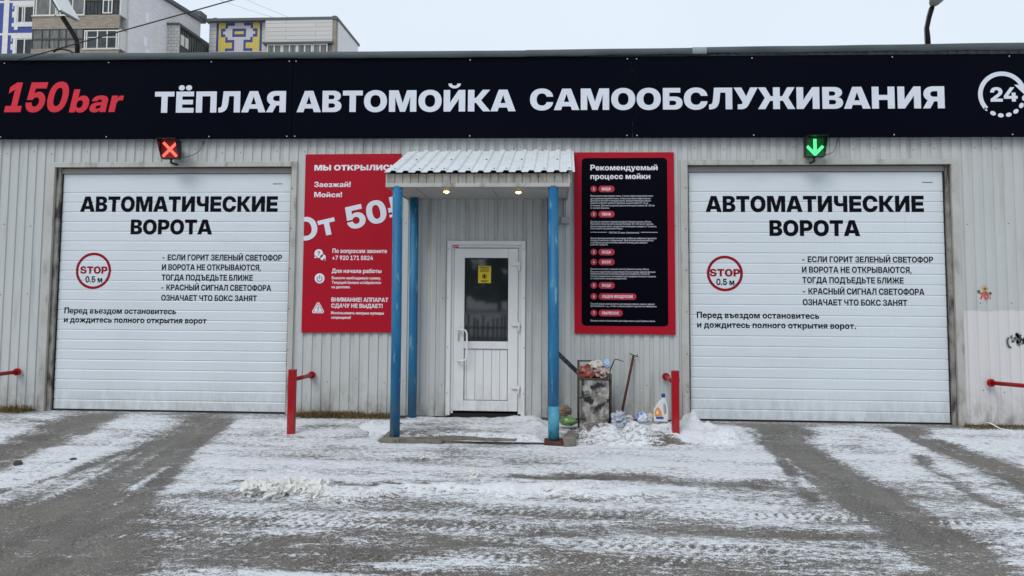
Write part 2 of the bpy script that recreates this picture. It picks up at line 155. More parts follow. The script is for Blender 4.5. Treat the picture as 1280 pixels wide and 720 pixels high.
    1093: [544, [4,0,1,210,297,1,207,233,1,17,516,1,187,516,1,227,450,1,247,416,0,281,355,0,298,324,1,251,324,1,268,355,0,303,416,0,323,450,1,364,516,1,532,516,1,336,233,1,339,297,1,540,0,1,369,0,1,324,71,1,305,104,0,271,163,0,253,193,1,293,193,1,275,163,0,241,104,0,220,71,1,175,0,1]],
    1094: [653, [49,0,1,49,516,1,206,516,1,206,130,1,389,130,1,389,516,1,546,516,1,546,0,1], [463,-156,1,463,0,1,420,0,1,420,140,1,624,140,1,616,-156,1]],
    1095: [583, [306,142,1,179,142,0,49,243,0,49,346,1,49,516,1,206,516,1,206,353,1,206,307,0,253,272,0,306,272,1,341,272,0,411,287,0,453,301,1,453,171,1,438,164,0,387,150,0,330,142,0], [377,0,1,377,516,1,535,516,1,535,0,1]],
    1096: [845, [49,516,1,206,516,1,206,130,1,347,130,1,347,516,1,498,516,1,498,130,1,639,130,1,639,516,1,797,516,1,797,0,1,49,0,1]],
    1097: [874, [49,516,1,206,516,1,206,130,1,347,130,1,347,516,1,498,516,1,498,130,1,639,130,1,639,516,1,797,516,1,797,0,1,49,0,1], [713,-156,1,713,0,1,670,0,1,670,140,1,874,140,1,866,-156,1]],
    1098: [642, [9,393,1,9,516,1,202,516,1,202,393,1], [246,352,1,401,352,1,468,352,0,564,310,0,615,232,0,615,177,1,615,122,0,564,43,0,468,0,0,401,0,1,148,0,1,148,516,1,305,516,1,305,123,1,396,123,1,428,123,0,464,152,0,464,178,1,464,203,0,428,231,0,396,231,1,246,231,1]],
    1099: [753, [147,352,1,302,352,1,369,352,0,465,310,0,516,232,0,516,177,1,516,122,0,465,43,0,369,0,0,302,0,1,49,0,1,49,516,1,206,516,1,206,123,1,297,123,1,329,123,0,365,152,0,365,178,1,365,203,0,329,231,0,297,231,1,147,231,1], [547,0,1,547,516,1,705,516,1,705,0,1]],
    1100: [542, [147,352,1,302,352,1,369,352,0,465,310,0,516,232,0,516,177,1,516,122,0,465,43,0,369,0,0,302,0,1,49,0,1,49,516,1,206,516,1,206,123,1,297,123,1,329,123,0,365,152,0,365,178,1,365,203,0,329,231,0,297,231,1,147,231,1]],
    1101: [563, [273,-12,1,220,-12,0,130,19,0,64,76,0,27,153,0,25,200,1,177,200,1,180,180,0,195,148,0,218,126,0,250,114,0,270,114,1,304,114,0,352,149,0,377,213,0,377,257,1,377,302,0,352,367,0,304,402,0,270,402,1,250,402,0,218,390,0,194,367,0,179,336,0,177,317,1,25,317,1,28,364,0,67,441,0,132,497,0,220,527,0,273,527,1,352,527,0,470,459,0,536,338,0,536,257,1,536,178,0,470,56,0,352,-12,0], [390,214,1,215,214,1,215,304,1,390,304,1]],
    1102: [841, [49,0,1,49,516,1,206,516,1,206,0,1], [161,193,1,161,323,1,332,323,1,332,193,1], [547,-12,1,468,-12,0,347,55,0,280,176,0,280,257,1,280,339,0,347,460,0,468,527,0,547,527,1,627,527,0,747,460,0,814,339,0,814,257,1,814,176,0,747,55,0,627,-12,0], [547,114,1,579,114,0,628,148,0,655,212,0,655,257,1,655,303,0,628,367,0,579,401,0,547,401,1,516,401,0,466,367,0,439,303,0,439,257,1,439,212,0,466,148,0,515,114,0]],
    1103: [563, [515,0,1,366,0,1,366,394,1,273,394,1,228,394,0,184,366,0,184,333,1,184,301,0,229,272,0,276,272,1,428,272,1,428,163,1,257,163,1,151,163,0,29,253,0,29,335,1,29,420,0,148,516,0,251,516,1,515,516,1], [177,0,1,6,0,1,161,226,1,328,226,1]],
}
OUTLINES_HEAVY = {
    33: [266, [51,228,1,34,728,1,232,728,1,215,228,1], [133,-9,1,92,-9,0,34,49,0,34,89,1,34,130,0,92,188,0,133,188,1,174,188,0,232,130,0,232,89,1,232,49,0,174,-9,0]],
    48: [645, [322,-12,1,223,-12,0,88,79,0,20,247,0,20,363,1,20,480,0,88,648,0,223,739,0,322,739,1,422,739,0,556,648,0,625,480,0,625,363,1,625,247,0,556,79,0,422,-12,0], [322,139,1,364,139,0,416,193,0,441,294,0,441,363,1,441,433,0,416,534,0,364,589,0,322,589,1,281,589,0,228,534,0,203,433,0,203,363,1,203,294,0,228,193,0,281,139,0]],
    49: [645, [84,0,1,84,152,1,584,152,1,584,0,1], [443,728,1,443,0,1,256,0,1,256,556,1,255,556,1,91,455,1,91,617,1,270,728,1]],
    50: [645, [49,0,1,49,137,1,321,359,1,344,377,0,389,417,0,419,466,0,419,497,1,419,525,0,395,566,0,353,589,0,324,589,1,293,589,0,247,560,0,221,506,0,221,467,1,42,467,1,42,551,0,111,673,0,237,739,0,325,739,1,404,739,0,529,684,0,600,580,0,600,508,1,600,454,0,559,370,0,485,294,0,437,254,1,313,153,1,313,152,1,602,152,1,602,0,1]],
    52: [645, [11,143,1,11,291,1,311,728,1,500,728,1,203,288,1,203,287,1,634,287,1,634,143,1], [368,0,1,368,188,1,368,253,1,368,453,1,547,453,1,547,0,1]],
    53: [645, [320,-12,1,237,-12,0,112,47,0,39,157,0,34,233,1,215,233,1,215,204,0,243,159,0,291,133,0,322,133,1,353,133,0,399,161,0,426,211,0,426,244,1,426,277,0,399,328,0,352,357,0,322,357,1,283,357,0,228,323,0,219,294,1,45,294,1,65,728,1,564,728,1,564,575,1,236,575,1,226,449,1,227,449,1,250,472,0,318,496,0,359,496,1,407,496,0,497,458,0,568,391,0,609,301,0,609,249,1,609,173,0,537,56,0,407,-12,0]],
    55: [645, [105,0,1,393,568,1,393,569,1,55,569,1,55,728,1,590,728,1,590,575,1,300,0,1]],
    79: [746, [373,-12,1,274,-12,0,114,76,0,21,244,0,21,363,1,21,484,0,114,652,0,274,739,0,373,739,1,472,739,0,631,652,0,725,484,0,725,363,1,725,243,0,631,75,0,472,-12,0], [373,157,1,422,157,0,492,206,0,528,298,0,528,363,1,528,429,0,492,521,0,422,570,0,373,570,1,324,570,0,255,521,0,218,429,0,218,363,1,218,298,0,255,206,0,324,157,0]],
    80: [645, [41,0,1,41,728,1,347,728,1,433,728,0,559,666,0,627,553,0,627,476,1,627,399,0,559,286,0,433,224,0,347,224,1,153,224,1,153,385,1,333,385,1,365,385,0,411,408,0,437,448,0,437,476,1,437,504,0,411,545,0,365,567,0,333,567,1,236,567,1,236,0,1]],
    83: [680, [342,-12,1,242,-12,0,104,47,0,32,161,0,32,242,1,216,242,1,218,211,0,249,166,0,306,143,0,344,143,1,378,143,0,428,160,0,456,191,0,456,211,1,456,230,0,430,257,0,377,278,0,335,286,1,262,300,1,156,321,0,45,428,0,45,509,1,45,577,0,120,681,0,252,739,0,340,739,1,429,739,0,559,682,0,630,574,0,633,498,1,453,498,1,450,538,0,390,585,0,343,585,1,313,585,0,267,568,0,241,538,0,241,518,1,241,500,0,264,474,0,314,455,0,352,448,1,413,436,1,474,424,0,564,388,0,621,337,0,648,269,0,648,226,1,648,150,0,576,44,0,439,-12,0]],
    84: [653, [20,562,1,20,728,1,633,728,1,633,562,1,424,562,1,424,0,1,229,0,1,229,562,1]],
    97: [578, [202,-9,1,150,-9,0,71,24,0,25,92,0,25,143,1,25,187,0,56,246,0,111,284,0,183,304,0,224,307,1,270,310,0,325,320,0,350,338,0,350,352,1,350,355,1,350,367,0,334,386,0,306,396,0,287,396,1,267,396,0,237,384,0,220,362,0,218,346,1,46,346,1,50,404,0,109,485,0,216,527,0,294,527,1,353,527,0,443,503,0,504,457,0,535,389,0,535,345,1,535,0,1,352,0,1,352,72,1,350,72,1,334,42,0,290,7,0,236,-9,0], [261,109,1,284,109,0,326,127,0,351,160,0,351,184,1,351,226,1,344,224,0,327,219,0,307,214,0,284,209,0,269,207,1,249,203,0,218,189,0,201,168,0,201,154,1,201,140,0,217,119,0,244,109,0]],
    98: [621, [375,-12,1,341,-12,0,284,9,0,241,50,0,229,80,1,229,80,1,229,0,1,43,0,1,43,728,1,231,728,1,231,448,1,231,448,1,248,475,0,289,510,0,343,527,0,376,527,1,442,527,0,541,459,0,597,338,0,597,259,1,597,177,0,542,55,0,442,-12,0], [320,136,1,348,136,0,387,166,0,408,221,0,408,259,1,408,296,0,387,351,0,348,380,0,320,380,1,292,380,0,248,350,0,224,296,0,224,259,1,224,221,0,248,166,0,292,136,0]],
    114: [409, [43,0,1,43,516,1,225,516,1,225,423,1,226,423,1,240,474,0,300,516,0,353,516,1,367,516,0,389,516,0,401,516,1,401,365,1,391,365,0,349,365,0,331,365,1,301,365,0,255,338,0,231,287,0,231,252,1,231,0,1]],
    1025: [628, [41,0,1,41,728,1,598,728,1,598,562,1,236,562,1,236,444,1,571,444,1,571,284,1,236,284,1,236,165,1,598,165,1,598,0,1], [433,769,1,392,769,0,338,820,0,338,859,1,338,898,0,392,949,0,433,949,1,475,949,0,528,898,0,528,859,1,528,820,0,475,769,0], [206,769,1,165,769,0,111,820,0,111,859,1,111,898,0,165,949,0,206,949,1,248,949,0,302,898,0,302,859,1,302,820,0,248,769,0]],
    1040: [756, [1,0,1,247,728,1,508,728,1,755,0,1,537,0,1,450,293,1,424,382,0,376,556,0,352,652,1,404,652,1,380,556,0,330,382,0,303,293,1,213,0,1], [180,126,1,180,276,1,577,276,1,577,126,1]],
    1041: [632, [41,0,1,41,728,1,551,728,1,551,571,1,231,571,1,231,439,1,378,439,1,450,439,0,556,391,0,613,297,0,613,229,1,613,159,0,556,56,0,451,0,0,378,0,1], [231,147,1,343,147,1,383,147,0,429,188,0,429,224,1,429,258,0,382,299,0,343,299,1,231,299,1]],
    1042: [649, [41,0,1,41,728,1,353,728,1,435,728,0,548,681,0,606,599,0,606,545,1,606,503,0,571,436,0,509,391,0,467,383,1,467,382,1,513,380,0,587,335,0,630,257,0,630,206,1,630,146,0,571,53,0,458,0,0,379,0,1], [231,147,1,343,147,1,384,147,0,431,188,0,431,222,1,431,246,0,410,280,0,371,298,0,344,298,1,231,298,1], [231,437,1,332,437,1,356,437,0,392,455,0,411,487,0,411,509,1,411,541,0,368,581,0,332,581,1,231,581,1]],
    1045: [628, [41,0,1,41,728,1,598,728,1,598,562,1,236,562,1,236,444,1,571,444,1,571,284,1,236,284,1,236,165,1,598,165,1,598,0,1]],
    1046: [1066, [630,728,1,630,0,1,435,0,1,435,728,1], [1,0,1,199,375,1,5,728,1,221,728,1,369,430,1,701,430,1,843,728,1,1058,728,1,873,377,1,1065,0,1,854,0,1,720,276,1,349,276,1,209,0,1]],
    1048: [736, [695,0,1,500,0,1,500,277,1,500,299,0,500,376,0,504,474,0,508,525,1,546,513,1,521,465,0,471,374,0,429,300,0,414,277,1,241,0,1,41,0,1,41,728,1,236,728,1,236,446,1,236,418,0,235,327,0,232,228,0,230,189,1,206,243,1,223,275,0,263,347,0,298,410,0,309,428,1,495,728,1,695,728,1]],
    1049: [736, [695,0,1,500,0,1,500,277,1,500,299,0,500,376,0,504,474,0,508,525,1,546,513,1,521,465,0,471,374,0,429,300,0,414,277,1,241,0,1,41,0,1,41,728,1,236,728,1,236,446,1,236,418,0,235,327,0,232,228,0,230,189,1,206,243,1,223,275,0,263,347,0,298,410,0,309,428,1,495,728,1,695,728,1], [368,782,1,315,782,0,230,825,0,181,899,0,181,944,1,285,944,1,285,913,0,332,873,0,368,873,1,405,873,0,451,913,0,451,944,1,556,944,1,556,899,0,507,825,0,422,782,0]],
    1050: [722, [41,0,1,41,728,1,236,728,1,236,455,1,284,455,1,486,728,1,709,728,1,437,375,1,721,0,1,499,0,1,284,289,1,236,289,1,236,0,1]],
    1051: [736, [20,0,1,20,165,1,39,165,1,75,165,0,113,197,0,132,286,0,139,372,1,169,728,1,695,728,1,695,0,1,500,0,1,500,562,1,349,562,1,327,326,1,318,229,0,270,101,0,195,29,0,98,0,0,40,0,1]],
    1052: [920, [41,0,1,41,728,1,332,728,1,406,483,1,414,454,0,436,373,0,460,283,0,480,201,0,486,173,1,436,173,1,442,201,0,462,283,0,485,373,0,507,454,0,515,483,1,588,728,1,879,728,1,879,0,1,687,0,1,687,291,1,687,316,0,690,393,0,693,485,0,695,578,0,695,619,1,717,619,1,707,577,0,682,484,0,659,394,0,637,317,0,630,291,1,539,0,1,382,0,1,290,291,1,282,317,0,260,394,0,236,484,0,211,577,0,200,619,1,225,619,1,225,578,0,227,485,0,230,393,0,233,316,0,233,291,1,233,0,1]],
    1053: [725, [41,0,1,41,728,1,236,728,1,236,452,1,489,452,1,489,728,1,684,728,1,684,0,1,489,0,1,489,287,1,236,287,1,236,0,1]],
    1054: [746, [373,-12,1,274,-12,0,114,76,0,21,244,0,21,363,1,21,484,0,114,652,0,274,739,0,373,739,1,472,739,0,631,652,0,725,484,0,725,363,1,725,243,0,631,75,0,472,-12,0], [373,157,1,422,157,0,492,206,0,528,298,0,528,363,1,528,429,0,492,521,0,422,570,0,373,570,1,324,570,0,255,521,0,218,429,0,218,363,1,218,298,0,255,206,0,324,157,0]],
    1055: [725, [684,728,1,684,0,1,489,0,1,489,562,1,236,562,1,236,0,1,41,0,1,41,728,1]],
    1056: [645, [41,0,1,41,728,1,347,728,1,433,728,0,559,666,0,627,553,0,627,476,1,627,399,0,559,286,0,433,224,0,347,224,1,153,224,1,153,385,1,333,385,1,365,385,0,411,408,0,437,448,0,437,476,1,437,504,0,411,545,0,365,567,0,333,567,1,236,567,1,236,0,1]],
    1057: [729, [374,-12,1,274,-12,0,114,76,0,21,243,0,21,363,1,21,484,0,114,652,0,274,739,0,374,739,1,442,739,0,558,699,0,646,624,0,701,520,0,709,456,1,512,456,1,508,483,0,485,525,0,450,555,0,405,570,0,377,570,1,326,570,0,255,521,0,218,429,0,218,363,1,218,298,0,254,206,0,326,157,0,377,157,1,405,157,0,449,172,0,484,202,0,507,244,0,512,271,1,709,271,1,701,207,0,646,103,0,558,28,0,442,-12,0]],
    1058: [653, [20,562,1,20,728,1,633,728,1,633,562,1,424,562,1,424,0,1,229,0,1,229,562,1]],
    1059: [697, [113,0,1,113,165,1,176,165,1,215,165,0,243,185,0,250,205,1,259,226,1,1,728,1,225,728,1,295,573,1,313,535,0,347,458,0,380,382,0,397,343,1,327,343,1,349,401,0,393,515,0,417,573,1,479,728,1,697,728,1,432,156,1,407,103,0,344,33,0,261,0,0,208,0,1]],
    1063: [695, [322,248,1,238,248,0,113,299,0,43,410,0,43,499,1,43,728,1,238,728,1,238,518,1,238,462,0,288,398,0,359,398,1,408,398,0,478,423,0,501,438,1,501,281,1,450,262,0,370,248,0], [459,0,1,459,728,1,654,728,1,654,0,1]],
    1067: [914, [160,491,1,344,491,1,431,491,0,558,431,0,627,322,0,627,246,1,627,171,0,563,60,0,446,0,0,365,0,1,41,0,1,41,728,1,236,728,1,236,159,1,332,159,1,381,159,0,438,207,0,438,248,1,438,276,0,412,315,0,365,337,0,332,337,1,160,337,1], [873,728,1,873,0,1,678,0,1,678,728,1]],
    1068: [650, [160,491,1,344,491,1,431,491,0,558,431,0,627,322,0,627,246,1,627,171,0,563,60,0,446,0,0,365,0,1,41,0,1,41,728,1,236,728,1,236,159,1,332,159,1,381,159,0,438,207,0,438,248,1,438,276,0,412,315,0,365,337,0,332,337,1,160,337,1]],
    1071: [663, [622,0,1,427,0,1,427,569,1,330,569,1,298,569,0,251,545,0,225,504,0,225,476,1,225,448,0,251,407,0,298,383,0,330,383,1,502,383,1,502,232,1,326,232,1,237,232,0,106,291,0,35,401,0,35,476,1,35,553,0,103,666,0,229,728,0,315,728,1,622,728,1], [217,0,1,14,0,1,177,330,1,377,330,1]],
    8381: [753, [440,245,1,43,245,1,43,393,1,433,393,1,472,393,0,522,413,0,545,452,0,545,480,1,545,506,0,521,550,0,475,577,0,440,577,1,328,577,1,328,0,1,139,0,1,139,728,1,440,728,1,530,728,0,662,664,0,735,554,0,735,483,1,735,406,0,660,300,0,527,246,0], [485,174,1,485,85,1,43,85,1,43,174,1]],
}


def read_font(table):
    res = {' ': (250, [])}
    for code, row in table.items():
        res[chr(code)] = (row[0], [[tuple(c[i:i + 3]) for i in range(0, len(c), 3)] for c in row[1:]])
    return res


FONT = {'bold': read_font(OUTLINES_BOLD), 'heavy': read_font(OUTLINES_HEAVY)}


def flatten(pts, n):
    q = []
    L = len(pts)
    for i in range(L):
        a, b = pts[i], pts[(i + 1) % L]
        q.append(a)
        if not a[2] and not b[2]:
            q.append(((a[0] + b[0]) / 2, (a[1] + b[1]) / 2, 1))
    k0 = next(i for i, p in enumerate(q) if p[2])
    q = q[k0:] + q[:k0]
    out = []
    i = 0
    while i < len(q):
        p = q[i]
        if p[2]:
            out.append((p[0], p[1]))
            i += 1
        else:
            a, c = q[i - 1], q[(i + 1) % len(q)]
            for s in range(1, n):
                t = s / n
                out.append(((1 - t) ** 2 * a[0] + 2 * t * (1 - t) * p[0] + t * t * c[0],
                            (1 - t) ** 2 * a[1] + 2 * t * (1 - t) * p[1] + t * t * c[1]))
            i += 1
    return out


def fill_polys(bm, polys, to3, mi=0):
    """fill closed 2-D outlines (holes included) as flat faces; to3 maps (x, y) to a 3-D point"""
    cu = bpy.data.curves.new('outline', 'CURVE')
    cu.dimensions = '2D'
    cu.fill_mode = 'BOTH'
    for p in polys:
        s = cu.splines.new('POLY')
        s.points.add(len(p) - 1)
        for k, (x, y) in enumerate(p):
            s.points[k].co = (x, y, 0, 1)
        s.use_cyclic_u = True
    ob = bpy.data.objects.new('outline', cu)
    me = ob.to_mesh()
    vs = [bm.verts.new(to3(v.co.x, v.co.y)) for v in me.vertices]
    for f in me.polygons:
        try:
            nf = bm.faces.new([vs[i] for i in f.vertices])
            nf.material_index = mi
        except ValueError:
            pass
    ob.to_mesh_clear()
    bpy.data.objects.remove(ob)
    bpy.data.curves.remove(cu)


GLYPH_CACHE = {}


def glyph_tris(font, ch, seg):
    """triangles of one letter; overlapping strokes are merged by winding number"""
    key = (font, ch, seg)
    if key in GLYPH_CACHE:
        return GLYPH_CACHE[key]
    ad, cts = FONT[font][ch]
    if not cts:
        GLYPH_CACHE[key] = (ad, [], [])
        return GLYPH_CACHE[key]
    verts, edges, segs = [], [], []
    for c in cts:
        pl = flatten(c, seg)
        pl = [p for i, p in enumerate(pl) if math.hypot(p[0] - pl[i - 1][0], p[1] - pl[i - 1][1]) > .01]
        n0 = len(verts)
        verts += [Vector(p) for p in pl]
        edges += [(n0 + i, n0 + (i + 1) % len(pl)) for i in range(len(pl))]
        segs += [(*pl[i], *pl[(i + 1) % len(pl)]) for i in range(len(pl))]
    vo, _, fo, _, _, _ = delaunay_2d_cdt(verts, edges, [], 0, 1e-4)
    S = np.array(segs)
    keep = []
    for f in fo:
        cx = sum(vo[i].x for i in f) / 3
        cy = sum(vo[i].y for i in f) / 3
        up = (S[:, 1] <= cy) & (S[:, 3] > cy)
        dn = (S[:, 1] > cy) & (S[:, 3] <= cy)
        side = (S[:, 2] - S[:, 0]) * (cy - S[:, 1]) - (cx - S[:, 0]) * (S[:, 3] - S[:, 1])
        if int((up & (side > 0)).sum()) - int((dn & (side < 0)).sum()) != 0:
            keep.append(tuple(f))
    GLYPH_CACHE[key] = (ad, [(v.x, v.y) for v in vo], keep)
    return GLYPH_CACHE[key]


def text(bm, s, x0, x1, zb, cap, font='bold', y=0.0, shear=0.0, slope=0.0, seg=4, capu=None, mi=0):
    """set one line of lettering between x0 and x1 on the baseline zb, facing -Y"""
    pen, items = 0, []
    for ch in s:
        ad, vs, fs = glyph_tris(font, ch, seg)
        if vs:
            items.append((pen, vs, fs))
        pen += ad
    lo = min(p[0] + pn for pn, vs, fs in items for p in vs)
    hi = max(p[0] + pn for pn, vs, fs in items for p in vs)
    sz = cap / (capu or 728.0)
    sx = (x1 - x0 - shear * cap) / (hi - lo)
    for pn, vs, fs in items:
        used = {}
        for f in fs:
            for i in f:
                if i not in used:
                    a, b = (vs[i][0] + pn - lo) * sx + shear * vs[i][1] * sz, vs[i][1] * sz
                    used[i] = bm.verts.new((x0 + a, y, zb + b + slope * a))
            bm.faces.new([used[i] for i in f]).material_index = mi


def disc_pts(cx, cz, r, n=40, a0=0, a1=360):
    return [(cx + r * math.cos(R(a0 + (a1 - a0) * k / n)), cz + r * math.sin(R(a0 + (a1 - a0) * k / n))) for k in range(n)]


def arc_band(cx, cz, r0, r1, a0, a1, n=40):
    t = [R(a0 + (a1 - a0) * k / n) for k in range(n + 1)]
    return [(cx + r1 * math.cos(a), cz + r1 * math.sin(a)) for a in t] + [(cx + r0 * math.cos(a), cz + r0 * math.sin(a)) for a in reversed(t)]


def rrect(x0, x1, z0, z1, r, n=6):
    p = []
    for cx, cz, a in ((x1 - r, z1 - r, 0), (x0 + r, z1 - r, 90), (x0 + r, z0 + r, 180), (x1 - r, z0 + r, 270)):
        for k in range(n + 1):
            t = R(a + 90 * k / n)
            p.append((cx + r * math.cos(t), cz + r * math.sin(t)))
    return p


# ------------------------------------------------------------------ materials
def nd(nt, typ, **kw):
    n = nt.nodes.new(typ)
    for k, v in kw.items():
        if k in n.inputs:
            n.inputs[k].default_value = v
        else:
            setattr(n, k, v)
    return n


def ramp(nt, src, a, b, ca=(0, 0, 0, 1), cb=(1, 1, 1, 1)):
    r = nt.nodes.new('ShaderNodeValToRGB')
    r.color_ramp.elements[0].position = a
    r.color_ramp.elements[1].position = b
    r.color_ramp.elements[0].color = ca
    r.color_ramp.elements[1].color = cb
    nt.links.new(src, r.inputs[0])
    return r.outputs[0]


def mixc(nt, fac, a, b):
    mx = nt.nodes.new('ShaderNodeMixRGB')
    for i, v in ((0, fac), (1, a), (2, b)):
        if isinstance(v, bpy.types.NodeSocket):
            nt.links.new(v, mx.inputs[i])
        elif i == 0:
            mx.inputs[0].default_value = v
        else:
            mx.inputs[i].default_value = (*v, 1) if len(v) == 3 else v
    return mx.outputs[0]


def noise_of(nt, scale, detail=4, stretch=(1, 1, 1), rough=0.55, loc=(0, 0, 0)):
    tcn = nt.nodes.new('ShaderNodeTexCoord')
    mp = nt.nodes.new('ShaderNodeMapping')
    mp.inputs['Scale'].default_value = stretch
    mp.inputs['Location'].default_value = loc
    nt.links.new(tcn.outputs['Object'], mp.inputs[0])
    n = nt.nodes.new('ShaderNodeTexNoise')
    n.inputs['Scale'].default_value = scale
    n.inputs['Detail'].default_value = detail
    n.inputs['Roughness'].default_value = rough
    nt.links.new(mp.outputs[0], n.inputs['Vector'])
    return n.outputs['Fac']


def math_n(nt, op, a, b):
    n = nt.nodes.new('ShaderNodeMath')
    n.operation = op
    for i, v in ((0, a), (1, b)):
        if isinstance(v, bpy.types.NodeSocket):
            nt.links.new(v, n.inputs[i])
        else:
            n.inputs[i].default_value = v
    return n.outputs[0]


def mat(name, c, c2=None, rough=0.6, spec=0.4, metal=0.0, scale=6.0, stretch=(1, 1, 1), lo=0.35, hi=0.7, bump=0.0, bscale=60,
        dirt=None, dscale=3.0, dlo=0.55, dhi=0.75, dstretch=(1, 1, 1), emit=None, estr=0):
    mt = bpy.data.materials.new(name)
    mt.use_nodes = True
    nt = mt.node_tree
    p = nt.nodes['Principled BSDF']
    p.inputs['Roughness'].default_value = rough
    p.inputs['Specular IOR Level'].default_value = spec
    p.inputs['Metallic'].default_value = metal
    c2 = c2 or tuple(v * 0.86 for v in c)
    col = mixc(nt, ramp(nt, noise_of(nt, scale, 5, stretch), lo, hi), c, c2)
    if dirt:
        col = mixc(nt, ramp(nt, noise_of(nt, dscale, 6, dstretch, 0.65, (3.1, 1.7, 5.3)), dlo, dhi), col, dirt)
    nt.links.new(col, p.inputs['Base Color'])
    if bump:
        b = nt.nodes.new('ShaderNodeBump')
        b.inputs['Strength'].default_value = bump
        b.inputs['Distance'].default_value = 0.01
        nt.links.new(noise_of(nt, bscale, 3), b.inputs['Height'])
        nt.links.new(b.outputs[0], p.inputs['Normal'])
    if emit:
        p.inputs['Emission Color'].default_value = (*emit, 1)
        p.inputs['Emission Strength'].default_value = estr
    return mt


M = {}
M['gate'] = mat('gate_white', (0.59, 0.64, 0.68), (0.56, 0.605, 0.645), 0.42, 0.4, scale=1.2, bump=.12, bscale=2.5, dirt=(0.42, 0.44, 0.44), dscale=1.3, dlo=0.62, dhi=0.9, dstretch=(.5, 1, 1.4))
M['trim'] = mat('trim_dirty_white', (0.44, 0.44, 0.42), (0.36, 0.355, 0.33), 0.5, 0.35, scale=3, dirt=(0.15, 0.13, 0.10), dscale=6, dlo=0.54, dhi=0.74, dstretch=(1, 1, .35))
M['jamb'] = mat('jamb_weathered', (0.30, 0.29, 0.26), (0.21, 0.195, 0.17), 0.6, 0.3, scale=4, dirt=(0.05, 0.036, 0.028), dscale=9, dlo=0.46, dhi=0.60, dstretch=(1, 1, .3))
M['header'] = mat('header_board', (0.30, 0.295, 0.275), (0.26, 0.25, 0.23), 0.6, 0.3, scale=3)
M['rubber'] = mat('black_rubber', (0.012, 0.012, 0.014), rough=0.7)
M['black_print'] = mat('black_print', (0.004, 0.0045, 0.010), rough=0.5, spec=0.05)
M['red_print'] = mat('red_print', (0.27, 0.006, 0.018), rough=0.5, spec=0.12)
M['sign_navy'] = mat('sign_navy', (0.0011, 0.0015, 0.0058), (0.002, 0.0026, 0.007), 0.2, 0.03, scale=.5, bump=.12, bscale=1.1)
M['sign_white'] = mat('sign_white', (0.62, 0.655, 0.73), (0.58, 0.615, 0.69), 0.5, 0.2, scale=2)
M['sign_red'] = mat('sign_red', (0.60, 0.016, 0.036), (0.55, 0.015, 0.033), 0.45, 0.3, scale=2)
M['poster_red'] = mat('poster_red', (0.37, 0.008, 0.022), (0.34, 0.0075, 0.02), 0.38, 0.12, scale=2)
M['pill_red'] = mat('pill_red', (0.42, 0.018, 0.04), rough=0.45)
M['poster_black'] = mat('poster_black', (0.0012, 0.0014, 0.005), rough=0.3, spec=0.05)
M['poster_white'] = mat('poster_white', (0.74, 0.72, 0.78), rough=0.5, spec=0.3)
M['poster_blue'] = mat('poster_blue', (0.03, 0.06, 0.25), rough=0.5)
M['grey_text'] = mat('grey_text', (0.42, 0.43, 0.48), rough=0.5, spec=0.3)
M['screw'] = mat('screw_head', (0.6, 0.6, 0.62), rough=0.3, metal=0.6)
M['screw_dark'] = mat('dark_screw', (0.09, 0.085, 0.08), rough=0.5)
M['flashing'] = mat('zinc_flashing', (0.075, 0.094, 0.102), (0.048, 0.064, 0.07), 0.6, 0.3, 0.0, scale=5, stretch=(.35, 1, 1), bump=.15, bscale=14)
M['flashing_b'] = mat('newer_zinc', (0.26, 0.30, 0.33), (0.20, 0.235, 0.26), 0.5, 0.3, 0.0, scale=6, stretch=(.5, 1, 1), bump=.1, bscale=14)
M['roof_felt'] = mat('roof_felt', (0.08, 0.08, 0.085), rough=0.9)
M['zinc_roof'] = mat('galvanised_sheet', (0.66, 0.70, 0.73), (0.56, 0.60, 0.63), 0.42, 0.5, 0.0, scale=7, dirt=(0.5, 0.51, 0.51), dscale=4, dlo=.6, dhi=.8)
M['soffit'] = mat('soffit_board', (0.40, 0.395, 0.37), (0.35, 0.345, 0.32), 0.6, 0.3, scale=3)
M['fascia'] = mat('fascia_board', (0.36, 0.345, 0.31), (0.27, 0.255, 0.225), 0.55, 0.3, scale=6, dirt=(0.15, 0.13, 0.10), dscale=12, dlo=.6, dhi=.8, dstretch=(1, 1, .4))
M['post_blue'] = mat('post_blue', (0.007, 0.10, 0.235), (0.02, 0.16, 0.30), 0.5, 0.3, scale=7, stretch=(1, 1, .25), lo=.38, hi=.66, dirt=(0.14, 0.28, 0.36), dscale=11, dlo=.58, dhi=.66, dstretch=(1.5, 1.5, .35), bump=.12, bscale=30)
M['post_sleeve'] = mat('worn_blue_sleeve', (0.04, 0.24, 0.36), (0.09, 0.30, 0.38), 0.5, 0.4, scale=8, dirt=(0.012, 0.025, 0.04), dscale=22, dlo=.6, dhi=.66, bump=.2, bscale=40)
M['rust'] = mat('rusty_steel', (0.10, 0.038, 0.024), (0.05, 0.02, 0.016), 0.75, 0.25, scale=18, bump=.3, bscale=60)
M['barrier_red'] = mat('barrier_red', (0.34, 0.003, 0.009), (0.28, 0.003, 0.008), 0.4, 0.25, scale=5, dirt=(0.62, 0.3, 0.28), dscale=16, dlo=.72, dhi=.78, bump=.08, bscale=40)
M['pvc'] = mat('white_pvc', (0.68, 0.69, 0.70), (0.64, 0.65, 0.655), 0.35, 0.45, scale=2, dirt=(0.38, 0.37, 0.35), dscale=2.4, dlo=.62, dhi=.85)
M['pvc_groove'] = mat('grey_groove', (0.2, 0.2, 0.2), rough=0.7)
M['dark_gap'] = mat('dark_gap', (0.01, 0.01, 0.011), rough=0.8)
M['concrete'] = mat('old_concrete', (0.19, 0.175, 0.15), (0.12, 0.11, 0.095), 0.85, 0.2, scale=9, dirt=(0.06, 0.055, 0.04), dscale=7, bump=.5, bscale=40)
